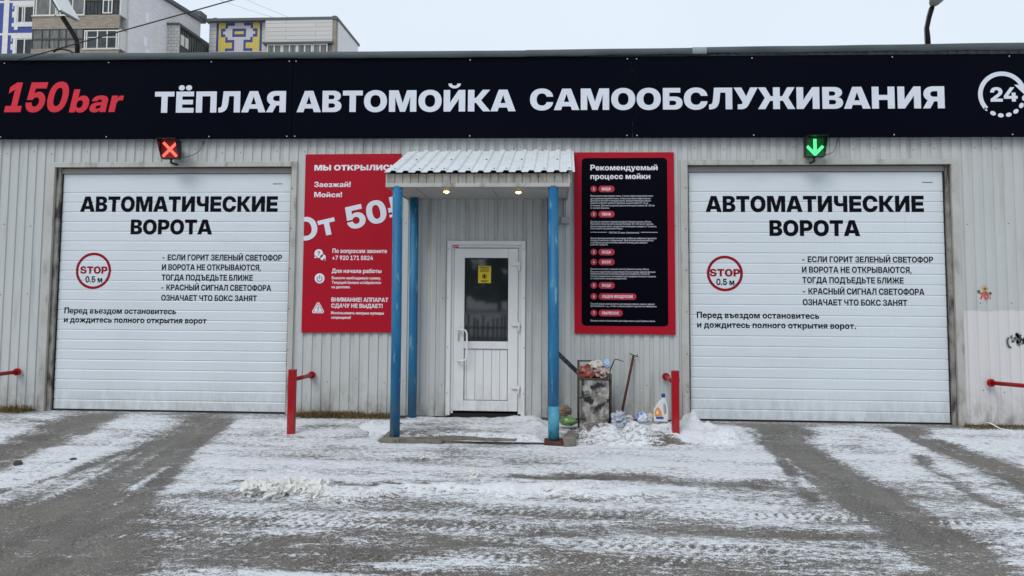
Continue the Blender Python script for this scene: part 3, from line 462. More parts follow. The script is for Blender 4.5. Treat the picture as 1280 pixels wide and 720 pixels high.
M['housing'] = mat('black_housing', (0.012, 0.012, 0.013), rough=0.45)
M['lens_red'] = mat('red_lens', (0.10, 0.003, 0.004), rough=0.4, emit=(0.55, 0.0, 0.004), estr=0.12)
M['lens_green'] = mat('green_lens', (0.003, 0.05, 0.012), rough=0.4, emit=(0.0, 0.34, 0.05), estr=0.10)
M['led_red'] = mat('lit_red_leds', (0.6, 0.02, 0.02), rough=0.4, emit=(1.0, 0.13, 0.085), estr=1.5)
M['led_green'] = mat('lit_green_leds', (0.05, 0.6, 0.2), rough=0.4, emit=(0.10, 1.0, 0.30), estr=1.2)
M['bulb'] = mat('lit_bulb', (0.9, 0.8, 0.6), rough=0.4, emit=(1.0, 0.66, 0.22), estr=11)
M['chrome'] = mat('brass_ring', (0.5, 0.4, 0.25), rough=0.3, metal=0.8)
M['cable_black'] = mat('black_cable', (0.012, 0.012, 0.014), rough=0.6)
M['cable_grey'] = mat('grey_cable', (0.16, 0.16, 0.165), rough=0.6)
M['pole_black'] = mat('black_pole', (0.006, 0.006, 0.007), (0.016, 0.012, 0.011), 0.6, 0.1, scale=12)
M['lamp_grey'] = mat('lamp_grey', (0.42, 0.42, 0.40), (0.32, 0.32, 0.31), 0.5, 0.4, scale=9, dirt=(0.16, 0.14, 0.05), dscale=16, dlo=.56, dhi=.62)
M['lamp_glass'] = mat('lamp_glass', (0.70, 0.70, 0.70), rough=0.3)
M['steel_grey'] = mat('steel_grey', (0.30, 0.31, 0.32), (0.22, 0.23, 0.235), 0.5, 0.4, scale=6)
M['bin_metal'] = mat('bin_peeling_paint', (0.40, 0.385, 0.36), (0.17, 0.16, 0.145), 0.65, 0.3, scale=10, lo=.42, hi=.6, dirt=(0.022, 0.022, 0.024), dscale=7, dlo=.5, dhi=.58, bump=.35, bscale=45)
M['bin_frame'] = mat('bin_frame_steel', (0.04, 0.036, 0.034), (0.09, 0.06, 0.045), 0.6, 0.3, scale=20)
M['jug_white'] = mat('jug_white', (0.62, 0.64, 0.66), (0.56, 0.58, 0.6), 0.35, 0.4, scale=4)
M['jug_label'] = mat('jug_orange_label', (0.72, 0.26, 0.03), rough=0.45)
M['cap_blue'] = mat('cap_blue', (0.015, 0.06, 0.30), rough=0.4)
M['blue_pack'] = mat('blue_and_white_pack', (0.10, 0.22, 0.60), (0.62, 0.64, 0.70), 0.45, 0.4, scale=14, lo=.47, hi=.5)
M['paper'] = mat('crumpled_paper', (0.56, 0.55, 0.53), (0.42, 0.40, 0.37), 0.7, 0.2, scale=12)
M['film'] = mat('grey_plastic_film', (0.40, 0.44, 0.52), (0.22, 0.25, 0.30), 0.25, 0.6, scale=14)
M['orange_bag'] = mat('orange_bag', (0.30, 0.05, 0.025), (0.30, 0.17, 0.145), 0.5, 0.3, scale=16, lo=.45, hi=.55, dirt=(0.05, 0.03, 0.03), dscale=14, dlo=.55, dhi=.6)
M['pink_bag'] = mat('patterned_wrapper', (0.36, 0.15, 0.13), (0.40, 0.36, 0.34), 0.5, 0.3, scale=24, lo=.46, hi=.52, dirt=(0.05, 0.03, 0.03), dscale=20, dlo=.55, dhi=.6)
M['brown_bag'] = mat('brown_paper_bag', (0.22, 0.16, 0.11), (0.14, 0.10, 0.07), 0.75, 0.2, scale=9)
M['bottle_blue'] = mat('pale_blue_bottle', (0.25, 0.42, 0.66), (0.45, 0.56, 0.7), 0.25, 0.6, scale=18)
M['bottle_green'] = mat('green_bottle', (0.055, 0.16, 0.03), (0.16, 0.26, 0.09), 0.25, 0.6, scale=14)
M['black_plastic'] = mat('scuffed_black_plastic', (0.012, 0.014, 0.02), (0.035, 0.05, 0.075), 0.4, 0.4, scale=26, lo=.5, hi=.6)
M['stone'] = mat('dark_stone', (0.07, 0.065, 0.055), rough=0.9, bump=.4)
M['yellow_print'] = mat('yellow_notice', (0.62, 0.48, 0.02), rough=0.5)
M['red_notice'] = mat('red_notice', (0.62, 0.03, 0.03), rough=0.5)
M['white_cable'] = mat('white_cable', (0.7, 0.7, 0.72), rough=0.5)
M['grass'] = mat('dry_grass_tan', (0.20, 0.15, 0.075), (0.09, 0.07, 0.035), 0.9, 0.1, scale=14)
M['graffiti'] = mat('flaked_dark_paint', (0.09, 0.10, 0.105), rough=0.7)
M['gold_print'] = mat('gold_print', (0.52, 0.34, 0.08), rough=0.5)


def siding_material():
    mt = mat('white_profiled_siding', (0.475, 0.495, 0.492), (0.43, 0.45, 0.445), 0.48, 0.35, scale=1.1, dirt=(0.27, 0.268, 0.25), dscale=2.6, dlo=.54, dhi=.8, dstretch=(2.6, 1, .28), bump=.25, bscale=2.2)
    nt = mt.node_tree
    p = nt.nodes['Principled BSDF']
    old = p.inputs['Base Color'].links[0].from_socket
    t = nt.nodes.new('ShaderNodeTexCoord')
    sp = nt.nodes.new('ShaderNodeSeparateXYZ')
    nt.links.new(t.outputs['Object'], sp.inputs[0])
    # the lower right of the wall was repainted a warmer white up to a wavering hand-rolled edge
    wob = math_n(nt, 'MULTIPLY', math_n(nt, 'SUBTRACT', noise_of(nt, 7, 2), .5), .07)
    edge = math_n(nt, 'ADD', sp.outputs[2], wob)
    a = math_n(nt, 'LESS_THAN', edge, 1.345)
    b = math_n(nt, 'GREATER_THAN', sp.outputs[0], 11.12 - 5.5)
    col = mixc(nt, math_n(nt, 'MULTIPLY', a, b), old, (0.60, 0.59, 0.595))
    # separate sheets about a metre wide differ a little in tone
    wn_ = nt.nodes.new('ShaderNodeTexWhiteNoise')
    wn_.noise_dimensions = '1D'
    nt.links.new(math_n(nt, 'FLOOR', math_n(nt, 'MULTIPLY', sp.outputs[0], 1 / 1.062), 0.0), wn_.inputs['W'])
    col = mixc(nt, math_n(nt, 'MULTIPLY', wn_.outputs['Value'], .28), col, (0.38, 0.39, 0.385))
    # mud splashed along the foot
    h = ramp(nt, sp.outputs[2], 0.0, 0.45, (1, 1, 1, 1), (0, 0, 0, 1))
    spl = math_n(nt, 'MULTIPLY', h, ramp(nt, noise_of(nt, 9, 6, (1, 1, .5), .7), .42, .72))
    col = mixc(nt, spl, col, (0.17, 0.14, 0.105))
    nt.links.new(col, p.inputs['Base Color'])
    return mt


M['siding'] = siding_material()


def splash(key, z_hi, col, amount, zoff=0.0):
    """road dirt thrown up along the foot of a surface, broken up by noise, with thin drips"""
    nt = M[key].node_tree
    p = nt.nodes['Principled BSDF']
    old = p.inputs['Base Color'].links[0].from_socket
    t = nt.nodes.new('ShaderNodeTexCoord')
    sp = nt.nodes.new('ShaderNodeSeparateXYZ')
    nt.links.new(t.outputs['Object'], sp.inputs[0])
    h = ramp(nt, math_n(nt, 'ADD', sp.outputs[2], -zoff), 0.0, z_hi, (1, 1, 1, 1), (0, 0, 0, 1))
    f = math_n(nt, 'MULTIPLY', h, ramp(nt, noise_of(nt, 7, 7, (1.6, 1, .6), .7, (2, 5, 1)), .40, .72))
    drip = ramp(nt, noise_of(nt, 5, 4, (5, 1, .22), .6, (7, 1, 3)), .60, .78)
    f = math_n(nt, 'MULTIPLY', math_n(nt, 'ADD', f, math_n(nt, 'MULTIPLY', drip, .22)), amount)
    nt.links.new(mixc(nt, f, old, col), p.inputs['Base Color'])


splash('gate', .40, (0.25, 0.235, 0.21), .6)
splash('pvc', .5, (0.22, 0.20, 0.17), .6)
splash('post_blue', .6, (0.13, 0.13, 0.12), .8)
splash('trim', .8, (0.12, 0.10, 0.08), .9)
splash('barrier_red', .35, (0.20, 0.17, 0.15), .9, -.06)


def masonry(name, c1, c2, mortar, scale, bw=0.25, bh=0.09, msize=.012, dirt=None):
    mt = mat(name, c1, c2, 0.85, 0.2)
    nt = mt.node_tree
    p = nt.nodes['Principled BSDF']
    br = nt.nodes.new('ShaderNodeTexBrick')
    br.inputs['Color1'].default_value = (*c1, 1)
    br.inputs['Color2'].default_value = (*c2, 1)
    br.inputs['Mortar'].default_value = (*mortar, 1)
    br.inputs['Scale'].default_value = scale
    br.inputs['Brick Width'].default_value = bw
    br.inputs['Row Height'].default_value = bh
    br.inputs['Mortar Size'].default_value = msize
    t = nt.nodes.new('ShaderNodeTexCoord')
    sp = nt.nodes.new('ShaderNodeSeparateXYZ')
    cb = nt.nodes.new('ShaderNodeCombineXYZ')
    nt.links.new(t.outputs['Object'], sp.inputs[0])
    nt.links.new(math_n(nt, 'ADD', sp.outputs[0], sp.outputs[1]), cb.inputs[0])
    nt.links.new(sp.outputs[2], cb.inputs[1])
    nt.links.new(cb.outputs[0], br.inputs['Vector'])
    col = br.outputs['Color']
    if dirt:
        col = mixc(nt, ramp(nt, noise_of(nt, .6, 6, (1, 1, .5)), .5, .75), col, dirt)
    nt.links.new(col, p.inputs['Base Color'])
    return mt


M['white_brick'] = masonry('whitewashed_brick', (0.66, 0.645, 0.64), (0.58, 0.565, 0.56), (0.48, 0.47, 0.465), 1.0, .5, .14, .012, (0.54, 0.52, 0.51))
M['pale_slab'] = masonry('pale_wall_panels', (0.50, 0.485, 0.47), (0.46, 0.445, 0.43), (0.30, 0.29, 0.28), 1.0, 6.0, .42, .03)
M['block'] = masonry('grey_blockwork', (0.50, 0.49, 0.47), (0.44, 0.43, 0.41), (0.28, 0.27, 0.26), 1.0, .55, .30, .03)
M['brown_stone'] = masonry('brown_stone_facing', (0.30, 0.265, 0.21), (0.22, 0.19, 0.15), (0.16, 0.14, 0.115), 1.0, .42, .13, .015)
M['blue_tile'] = mat('blue_mosaic', (0.022, 0.045, 0.23), (0.03, 0.055, 0.25), 0.5, 0.4, scale=3)
M['white_trim'] = mat('pale_mosaic', (0.58, 0.57, 0.54), (0.52, 0.51, 0.48), 0.6, 0.3, scale=4)
M['lilac_tile'] = mat('lilac_mosaic', (0.46, 0.43, 0.46), (0.42, 0.40, 0.43), 0.6, 0.3, scale=4)
M['yellow_tile'] = mat('yellow_mosaic', (0.50, 0.40, 0.09), (0.44, 0.36, 0.08), 0.6, 0.3, scale=4)
M['navy_tile'] = mat('navy_mosaic', (0.035, 0.048, 0.16), (0.045, 0.06, 0.18), 0.6, 0.3, scale=4)
M['dark_wood'] = mat('weathered_wood', (0.085, 0.08, 0.075), (0.045, 0.042, 0.04), 0.8, 0.2, scale=2, stretch=(3, 3, .4))
M['flat_glass'] = mat('window_glass', (0.025, 0.032, 0.038), (0.06, 0.068, 0.07), 0.08, 0.18, scale=.9)
M['curtain_glass'] = mat('pale_curtain_glass', (0.17, 0.175, 0.17), (0.07, 0.075, 0.072), 0.1, 0.2, scale=1.4, stretch=(3, 3, .6))
M['roof_edge'] = mat('dark_roof_edge', (0.09, 0.095, 0.10), rough=0.7)


def door_glass():
    mt = mat('dark_door_glass', (0.012, 0.016, 0.019), (0.028, 0.034, 0.037), 0.035, 1.0, scale=3)
    return mt


M['door_glass'] = door_glass()


def snow_ground(name):
    mt = bpy.data.materials.new(name)
    mt.use_nodes = True
    nt = mt.node_tree
    p = nt.nodes['Principled BSDF']
    at = nt.nodes.new('ShaderNodeAttribute')
    at.attribute_name = 'snow_cover'
    cover = at.outputs['Fac']
    n1 = noise_of(nt, 2.6, 8, (.42, 1.5, 1), .72)
    n2 = noise_of(nt, 30, 5, (.6, 1.3, 1), .7, (5, 2, 0))
    n3 = noise_of(nt, 95, 3, (.8, 1.2, 1), .65, (1, 9, 0))
    v = math_n(nt, 'ADD', cover, math_n(nt, 'MULTIPLY', math_n(nt, 'SUBTRACT', n1, .5), 1.7))
    v = math_n(nt, 'ADD', v, math_n(nt, 'MULTIPLY', math_n(nt, 'SUBTRACT', n2, .5), 2.0))
    v = math_n(nt, 'ADD', v, math_n(nt, 'MULTIPLY', math_n(nt, 'SUBTRACT', n3, .5), 1.5))
    mask = ramp(nt, v, 0.30, 0.72)
    n4 = noise_of(nt, 1.7, 8, (2.2, .8, 1), .68, (8, 8, 0))
    dirt = mixc(nt, ramp(nt, n4, .40, .62), (0.062, 0.053, 0.044), (0.140, 0.124, 0.106))
    dirt = mixc(nt, ramp(nt, n3, .45, .72), dirt, (0.30, 0.28, 0.25))
    snow = mixc(nt, ramp(nt, n2, .3, .75), (0.64, 0.665, 0.70), (0.84, 0.865, 0.90))
    col = mixc(nt, mask, dirt, snow)
    nt.links.new(col, p.inputs['Base Color'])
    rr = ramp(nt, mask, 0, 1, (.36, .36, .36, 1), (.85, .85, .85, 1))
    nt.links.new(rr, p.inputs['Roughness'])
    p.inputs['Specular IOR Level'].default_value = .3
    b = nt.nodes.new('ShaderNodeBump')
    b.inputs['Strength'].default_value = .7
    b.inputs['Distance'].default_value = .018
    nt.links.new(v, b.inputs['Height'])
    nt.links.new(b.outputs[0], p.inputs['Normal'])
    return mt


M['ground'] = snow_ground('trodden_snow_over_asphalt')
M['snow'] = mat('old_snow', (0.72, 0.735, 0.75), (0.58, 0.58, 0.57), 0.85, 0.2, scale=5, dirt=(0.20, 0.17, 0.13), dscale=6, dlo=.56, dhi=.72, bump=.6, bscale=30)
M['ice'] = mat('dirty_ice', (0.76, 0.755, 0.735), (0.56, 0.55, 0.52), 0.7, 0.3, scale=9, bump=.5, bscale=40)


# ------------------------------------------------------------------ object helpers
def tag(o, label=None, cat=None, group=None, kind=None):
    if label:
        o['label'] = label
    if cat:
        o['category'] = cat
    if group:
        o['group'] = group
    if kind:
        o['kind'] = kind
    return o


def wloc(o):
    v = Vector((0, 0, 0))
    while o:
        v += o.location
        o = o.parent
    return v


def thing(name, label, cat, loc, group=None):
    o = bpy.data.objects.new(name, None)
    COL.objects.link(o)
    o.location = loc
    o.empty_display_size = .1
    return tag(o, label, cat, group)


def obj(name, bm, mats, parent=None, loc=None, smooth=False, bevel=0.0, kind=None):
    """link a bmesh given in world coordinates as one mesh object"""
    me = bpy.data.meshes.new(name)
    bmesh.ops.recalc_face_normals(bm, faces=bm.faces)
    off = wloc(parent) if parent else (Vector(loc) if loc is not None else Vector((0, 0, 0)))
    bmesh.ops.translate(bm, verts=bm.verts, vec=-off)
    bm.to_mesh(me)
    bm.free()
    if not isinstance(mats, (list, tuple)):
        mats = [mats]
    for x in mats:
        me.materials.append(M[x] if isinstance(x, str) else x)
    if smooth:
        for f in me.polygons:
            f.use_smooth = True
    o = bpy.data.objects.new(name, me)
    COL.objects.link(o)
    if parent:
        o.parent = parent
    elif loc is not None:
        o.location = loc
    if bevel:
        bv = o.modifiers.new('bevel', 'BEVEL')
        bv.width = bevel
        bv.segments = 2
        bv.limit_method = 'ANGLE'
    if kind:
        o['kind'] = kind
    return o


def box(bm, x0, x1, y0, y1, z0, z1, mi=0):
    v = [bm.verts.new(p) for p in ((x0, y0, z0), (x1, y0, z0), (x1, y1, z0), (x0, y1, z0), (x0, y0, z1), (x1, y0, z1), (x1, y1, z1), (x0, y1, z1))]
    for f in ((0, 1, 5, 4), (1, 2, 6, 5), (2, 3, 7, 6), (3, 0, 4, 7), (4, 5, 6, 7), (3, 2, 1, 0)):
        bm.faces.new([v[i] for i in f]).material_index = mi
    return v


def quad(bm, pts, mi=0):
    f = bm.faces.new([bm.verts.new(p) for p in pts])
    f.material_index = mi
    return f


def tube(bm, pts, r, n=10, mi=0, caps=True, r1=None):
    pts = [Vector(p) for p in pts]
    rings = []
    prev = None
    for i, p in enumerate(pts):
        d = (pts[min(i + 1, len(pts) - 1)] - pts[max(i - 1, 0)]).normalized()
        if prev is None:
            a = d.orthogonal().normalized()
        else:
            a = (prev - d * prev.dot(d)).normalized()
        prev = a
        b = d.cross(a)
        rr = r if r1 is None else r + (r1 - r) * i / (len(pts) - 1)
        rings.append([bm.verts.new(p + rr * (math.cos(2 * math.pi * k / n) * a + math.sin(2 * math.pi * k / n) * b)) for k in range(n)])
    for u, w in zip(rings, rings[1:]):
        for k in range(n):
            f = bm.faces.new((u[k], u[(k + 1) % n], w[(k + 1) % n], w[k]))
            f.material_index = mi
            f.smooth = True
    if caps:
        for ring in (rings[0], rings[-1]):
            bm.faces.new(ring).material_index = mi


def prism(bm, poly, y0, y1, mi=0):
    """extrude a closed (x, z) outline from y0 to y1"""
    a = [bm.verts.new((x, y0, z)) for x, z in poly]
    b = [bm.verts.new((x, y1, z)) for x, z in poly]
    n = len(poly)
    bm.faces.new(a).material_index = mi
    bm.faces.new(b).material_index = mi
    for k in range(n):
        bm.faces.new((a[k], a[(k + 1) % n], b[(k + 1) % n], b[k])).material_index = mi


def lathe(bm, prof, c, n=20, mi=0):
    rings = [[bm.verts.new((c[0] + r * math.cos(2 * math.pi * k / n), c[1] + r * math.sin(2 * math.pi * k / n), c[2] + z)) for k in range(n)] for r, z in prof]
    for u, w in zip(rings, rings[1:]):
        for k in range(n):
            f = bm.faces.new((u[k], u[(k + 1) % n], w[(k + 1) % n], w[k]))
            f.material_index = mi
            f.smooth = True
    bm.faces.new(rings[0]).material_index = mi
    bm.faces.new(rings[-1]).material_index = mi


def lump(bm, c, size, seed, amp=.35, freq=2.2, sub=3, mi=0):
    """an irregular crumpled lump"""
    r = bmesh.ops.create_icosphere(bm, subdivisions=sub, radius=1.0)
    off = Vector((seed * 7.13, seed * 3.7, seed * 1.9))
    for v in r['verts']:
        d = v.co.normalized()
        k = 1 + amp * mnoise.noise(d * freq + off) + amp * .5 * mnoise.noise(d * freq * 2.7 + off)
        v.co = Vector((c[0] + d.x * size[0] * k, c[1] + d.y * size[1] * k, c[2] + d.z * size[2] * k))
    for v in r['verts']:
        for f in v.link_faces:
            f.material_index = mi


def parts(name, boxes, mats, parent, bevel=0.0):
    for b in boxes:
        bm = bmesh.new()
        box(bm, *b)
        obj(name, bm, mats, parent, bevel=bevel)


def screws(pts, y0, y1, r, m_, parent, name='screw'):
    """screw heads: one mesh shared by every copy"""
    first = None
    for x, z in pts:
        if first is None:
            bm = bmesh.new()
            prism(bm, disc_pts(0, 0, r, 8), y0, y1)
            bmesh.ops.translate(bm, verts=bm.verts, vec=wloc(parent))
            first = o = obj(name, bm, m_, parent)
        else:
            o = first.copy()
            COL.objects.link(o)
            o.parent = parent
        w = wloc(parent)
        o.location = (x - w.x, -w.y, z - w.z)


def zg(y):
    return float(np.interp(y, [-60, -5, -1.3, -0.35, 5], [-.16, -.12, -.065, 0, 0]))

# ------------------------------------------------------------------ ground: one sheet out to the horizon
RNG = np.random.RandomState(11)
LAT = RNG.rand(8, 256, 256)


def vnoise(x, y, k):
    xi, yi = np.floor(x).astype(int), np.floor(y).astype(int)
    fx, fy = x - xi, y - yi
    fx, fy = fx * fx * (3 - 2 * fx), fy * fy * (3 - 2 * fy)
    T = LAT[k % 8]
    a, b = T[yi % 256, xi % 256], T[yi % 256, (xi + 1) % 256]
    c, d = T[(yi + 1) % 256, xi % 256], T[(yi + 1) % 256, (xi + 1) % 256]
    return (a * (1 - fx) + b * fx) * (1 - fy) + (c * (1 - fx) + d * fx) * fy


def fbm(x, y, k, octv=4):
    s, a, t = 0, 1, 0
    for i in range(octv):
        s = s + a * vnoise(x * 2 ** i + 13.7 * i, y * 2 ** i + 7.1 * i, k + i)
        t += a
        a *= .55
    return s / t


def band(X, Y, pts, soft=.35):
    """1 inside a wheel track given as (x, y, half width) stations, fading to 0 at its edges"""
    best = np.zeros_like(X)
    for (x0, y0, w0), (x1, y1, w1) in zip(pts, pts[1:]):
        dx, dy = x1 - x0, y1 - y0
        t = np.clip(((X - x0) * dx + (Y - y0) * dy) / (dx * dx + dy * dy), 0, 1)
        d = np.hypot(X - x0 - t * dx, Y - y0 - t * dy) / (w0 + t * (w1 - w0))
        best = np.maximum(best, np.clip((1 + soft - d) / (2 * soft), 0, 1))
    return best


T1 = [(0.75, .3, .29), (0.75, -0.14, 0.29), (0.84, -1.09, 0.29), (0.87, -1.81, 0.27), (0.99, -2.5, 0.28), (1.09, -3.21, 0.33), (1.2, -4.2, .45)]
T3 = [(2.07, .3, .3), (2.07, -0.01, 0.3), (2.33, -1.16, 0.25), (2.34, -1.69, 0.27), (2.46, -2.32, 0.37), (2.57, -2.86, 0.40), (2.64, -3.32, 0.36), (2.70, -3.72, 0.40), (2.71, -4.06, 0.44), (2.92, -4.5, 0.5), (3.17, -4.84, 0.55)]
T3B = [(2.45, -0.44, .08), (2.48, -1.15, .10), (2.68, -1.83, .06), (2.94, -2.7, .09), (3.10, -3.49, .11)]
S1 = [(2.76, -2.39, .03), (2.86, -2.98, .035), (2.96, -3.54, .03)]
T2 = [(2.16, -1.41, .05), (2.03, -2.3, .05), (1.95, -3.03, .06), (1.81, -3.55, .06)]
T5 = [(8.97, .3, .38), (8.97, -0.04, .36), (8.81, -0.73, .28), (8.79, -1.19, .23), (8.78, -1.82, .26), (8.81, -2.38, .26), (8.82, -2.85, .25), (8.85, -3.26, .23), (8.86, -3.61, .22), (8.87, -4.07, .23), (8.79, -4.6, .23)]
T5B = [(8.67, -0.74, .07), (8.57, -1.53, .07), (8.43, -2.41, .06), (8.35, -2.99, .06)]
S5 = [(8.59, -1.59, .035), (8.45, -2.7, .04)]
T6 = [(10.36, .2, .2), (10.36, -0.12, .18), (10.30, -0.63, .15), (10.36, -1.09, .19), (10.42, -1.54, .22), (10.45, -1.99, .24), (10.5, -2.6, .26), (10.6, -4, .3)]
T6B = [(9.94, -1.42, .08), (9.76, -2.04, .06), (9.74, -2.6, .06), (9.80, -3.22, .07)]
H1 = [(3.6, -2.84, .05), (4.33, -2.8, .07), (5.0, -2.83, .05)]
H2 = [(6.3, -2.36, .05), (6.9, -2.42, .12), (7.48, -2.51, .16), (8.1, -2.68, .16), (8.6, -2.75, .05)]
H3 = [(5.95, -2.47, .05), (6.37, -2.49, .06), (6.9, -2.45, .05)]
RIDGES = [[(3.86, -3.05, .1), (4.12, -2.98, .11), (4.44, -3.14, .1), (4.72, -3.2, .1), (4.95, -3.1, .08)],
          [(5.9, -3.0, .07), (6.3, -2.88, .1), (6.62, -3.02, .09), (7.0, -2.95, .08)],
          [(4.93, -3.01, .05), (5.44, -2.93, .05), (5.97, -2.93, .05)]]


def snow_cover(X, Y):
    n = fbm(X * .55 + 3, Y * 1.6, 0)
    streak = fbm(X * .9 + Y * .25, Y * 5.5, 3, 5)
    c = 0.80 - .45 * np.clip((n - .48) * 2.4, 0, 1) + .5 * (streak - .5)
    near = np.clip((-Y - 2.95) / .7, 0, 1)
    c = c * (1 - near) + near * (.30 + 1.45 * (streak - .5) + .35 * (n - .5))
    # the yard narrows to wet grit at the lower left and along the right-hand drive
    left = np.clip((3.6 - X + .5 * (n - .5)) / .7, 0, 1) * np.clip((-Y - 3.5) / .5, 0, 1)
    c -= .12 * left
    for t, k, s in ((T1, 1.0, .6), (T3, .78, .7), (T3B, .6, .6), (T2, .5, .8), (T5, .98, .5), (T5B, .6, .6), (T6, .9, .6), (T6B, .6, .7), (H1, .6, .6), (H2, .6, .8), (H3, .6, .6)):
        c -= k * (.22 + 1.4 * fbm(X * 13 + Y * 2.2, Y * .9, 5, 5)) * band(X + .16 * (fbm(X * 4, Y * 3, 1) - .5), Y + .12 * (fbm(X * 3, Y * 4, 6) - .5), t, s)
    for t in (S1, S5):
        c += (.1 + .75 * fbm(X * 6, Y * 3, 4)) * band(X + .08 * (fbm(X * 7, Y * 5, 2) - .5), Y, t, .9)
    for t in RIDGES:
        c += .35 * band(X, Y, t, .6)
    # tyre wear lines inside the left drive
    for a, k in ((2.12, .4), (1.72, .35), (2.62, .2)):
        c += k * np.exp(-((X - a - .05 * Y * -1 - .06 * np.sin(Y * 1.7)) / .035) ** 2) * np.clip((-Y - .9), 0, 1) * (Y > -3.6)
    # tread prints pressed by wheels that drove past along the building
    for x0, x1, y0, sl, w in ((3.0, 5.6, -3.62, -.03, .07), (3.4, 6.4, -3.86, .02, .08), (2.9, 4.4, -4.12, -.05, .07), (5.2, 8.6, -3.48, .02, .07), (5.6, 8.2, -4.05, -.03, .08), (4.4, 7.4, -4.42, .03, .08), (7.2, 9.6, -3.35, -.06, .06)):
        b = np.exp(-((Y - y0 - sl * (X - x0)) / w) ** 4) * np.clip((X - x0) * 3, 0, 1) * np.clip((x1 - X) * 3, 0, 1)
        c += b * (.15 + 1.0 * fbm(X * 1.3, Y * 3, 2)) * (.42 * np.sin((X + .6 * np.abs(Y - y0 - sl * (X - x0))) * 2 * math.pi / .074) + .08)
    sill = np.clip((Y + .38) / .25, 0, 1)
    c = c * (1 - sill) + sill * (.34 + .3 * (n - .5))
    side = np.clip((X - 9.0) / .4, 0, 1) * np.clip((-Y - 2.9) / .5, 0, 1)
    c += side * .14
    far = np.clip((np.hypot(X - 6, Y + 3) - 11) / 6, 0, 1)
    return np.clip(c * (1 - far) + .75 * far, .05, 1.15)


def ground_height(X, Y):
    z = np.interp(Y, [-60, -5, -1.3, -0.35, 5], [-.16, -.12, -.065, 0, 0])
    c = np.clip(snow_cover(X, Y), 0, 1)
    z = z + .022 * (c - .5) * np.clip(-Y * 2, 0, 1) + .018 * (fbm(X * 5, Y * 7, 2) - .5) * np.clip(-Y * 2, 0, 1)
    for t in RIDGES:
        z = z + .055 * band(X, Y, t, .9) * (.35 + fbm(X * 9, Y * 9, 4))
    return z


def axis(lo, hi, step, far0, far1):
    a = list(np.arange(lo, hi + 1e-6, step))
    s, p = step, lo
    pre = []
    while p > far0:
        s *= 1.35
        p -= s
        pre.append(max(p, far0))
    s, p = step, a[-1]
    post = []
    while p < far1:
        s *= 1.35
        p += s
        post.append(min(p, far1))
    return np.array(pre[::-1] + a + post)


def sheet(name, xs, ys, zfun, cfun, material, parent=None, loc=None):
    X, Y = np.meshgrid(xs, ys)
    Z, C = zfun(X, Y), cfun(X, Y)
    nx, ny = len(xs), len(ys)
    off = np.array(loc if loc is not None else (0, 0, 0))
    co = np.stack([X, Y, Z], -1).reshape(-1, 3) - off
    i = np.arange(nx * ny).reshape(ny, nx)
    q = np.stack([i[:-1, :-1], i[:-1, 1:], i[1:, 1:], i[1:, :-1]], -1).reshape(-1, 4)
    me = bpy.data.meshes.new(name)
    me.vertices.add(len(co))
    me.vertices.foreach_set('co', co.ravel())
    me.loops.add(q.size)
    me.loops.foreach_set('vertex_index', q.ravel())
    me.polygons.add(len(q))
    me.polygons.foreach_set('loop_start', np.arange(0, q.size, 4))
    me.polygons.foreach_set('loop_total', np.full(len(q), 4))
    me.polygons.foreach_set('use_smooth', np.ones(len(q), bool))
    at = me.attributes.new('snow_cover', 'FLOAT', 'POINT')
    at.data.foreach_set('value', C.ravel().astype(np.float32))
    me.update(calc_edges=True)
    me.materials.append(M[material])
    o = bpy.data.objects.new(name, me)
    COL.objects.link(o)
    if loc is not None:
        o.location = loc
    return o


g = sheet('ground', axis(-2.4, 13.4, .035, -500, 500), axis(-5.9, .2, .028, -300, 600), ground_height, snow_cover, 'ground')
tag(g, kind='structure')

# ------------------------------------------------------------------ the car wash building
X0, X1, YB = -2.4, 13.4, 13.0
bld = thing('car_wash_building', 'long single storey car wash clad in white ribbed metal with two wide roller gates', 'building', (5.5, 0, 0))
DOOR = (5.0, 5.96, 2.15)
GX = ((0.0, 2.988), (7.956, 10.968))
GH = 3.0


def ribbed_wall():
    bm = bmesh.new()
    pitch, yo, yi = .118, -.072, -.058
    prof = []
    x = X0
    while x < X1:
        prof += [(x, yo), (x + .062, yo), (x + .070, yi), (x + .110, yi)]
        x += pitch
    prof.append((x, yo))
    cuts = [(GX[0][0] - .07, GX[0][1] + .05, 3.08), (GX[1][0] - .05, GX[1][1] + .06, 3.08), (DOOR[0] + .03, DOOR[1] - .03, DOOR[2] - .03)]
    xs = sorted(set([p[0] for p in prof] + [c[i] for c in cuts for i in (0, 1)]))
    px, py = [p[0] for p in prof], [p[1] for p in prof]
    pts = [(a, float(np.interp(a, px, py))) for a in xs]
    for (xa, ya), (xb, yb) in zip(pts, pts[1:]):
        mid = (xa + xb) / 2
        z0 = 0.015
        for c in cuts:
            if c[0] <= mid <= c[1]:
                z0 = c[2]
        quad(bm, [(xa, ya, z0), (xb, yb, z0), (xb, yb, 4.46), (xa, ya, 4.46)])
    return bm


obj('wall', ribbed_wall(), 'siding', bld)
bm = bmesh.new()
box(bm, X0, X0 + .2, -.05, YB, 0, 4.44)
obj('side_wall', bm, 'siding', bld)
bm = bmesh.new()
box(bm, X1, X1 + .2, -.05, YB, 0, 4.44)
obj('side_wall', bm, 'siding', bld)
bm = bmesh.new()
box(bm, X0 + .2, X1, YB - .2, YB, 0, 4.44)
obj('rear_wall', bm, 'siding', bld)
bm = bmesh.new()
box(bm, X0 + .21, X1 - .01, -.04, YB - .21, 4.34, 4.445)
obj('roof', bm, 'roof_felt', bld)


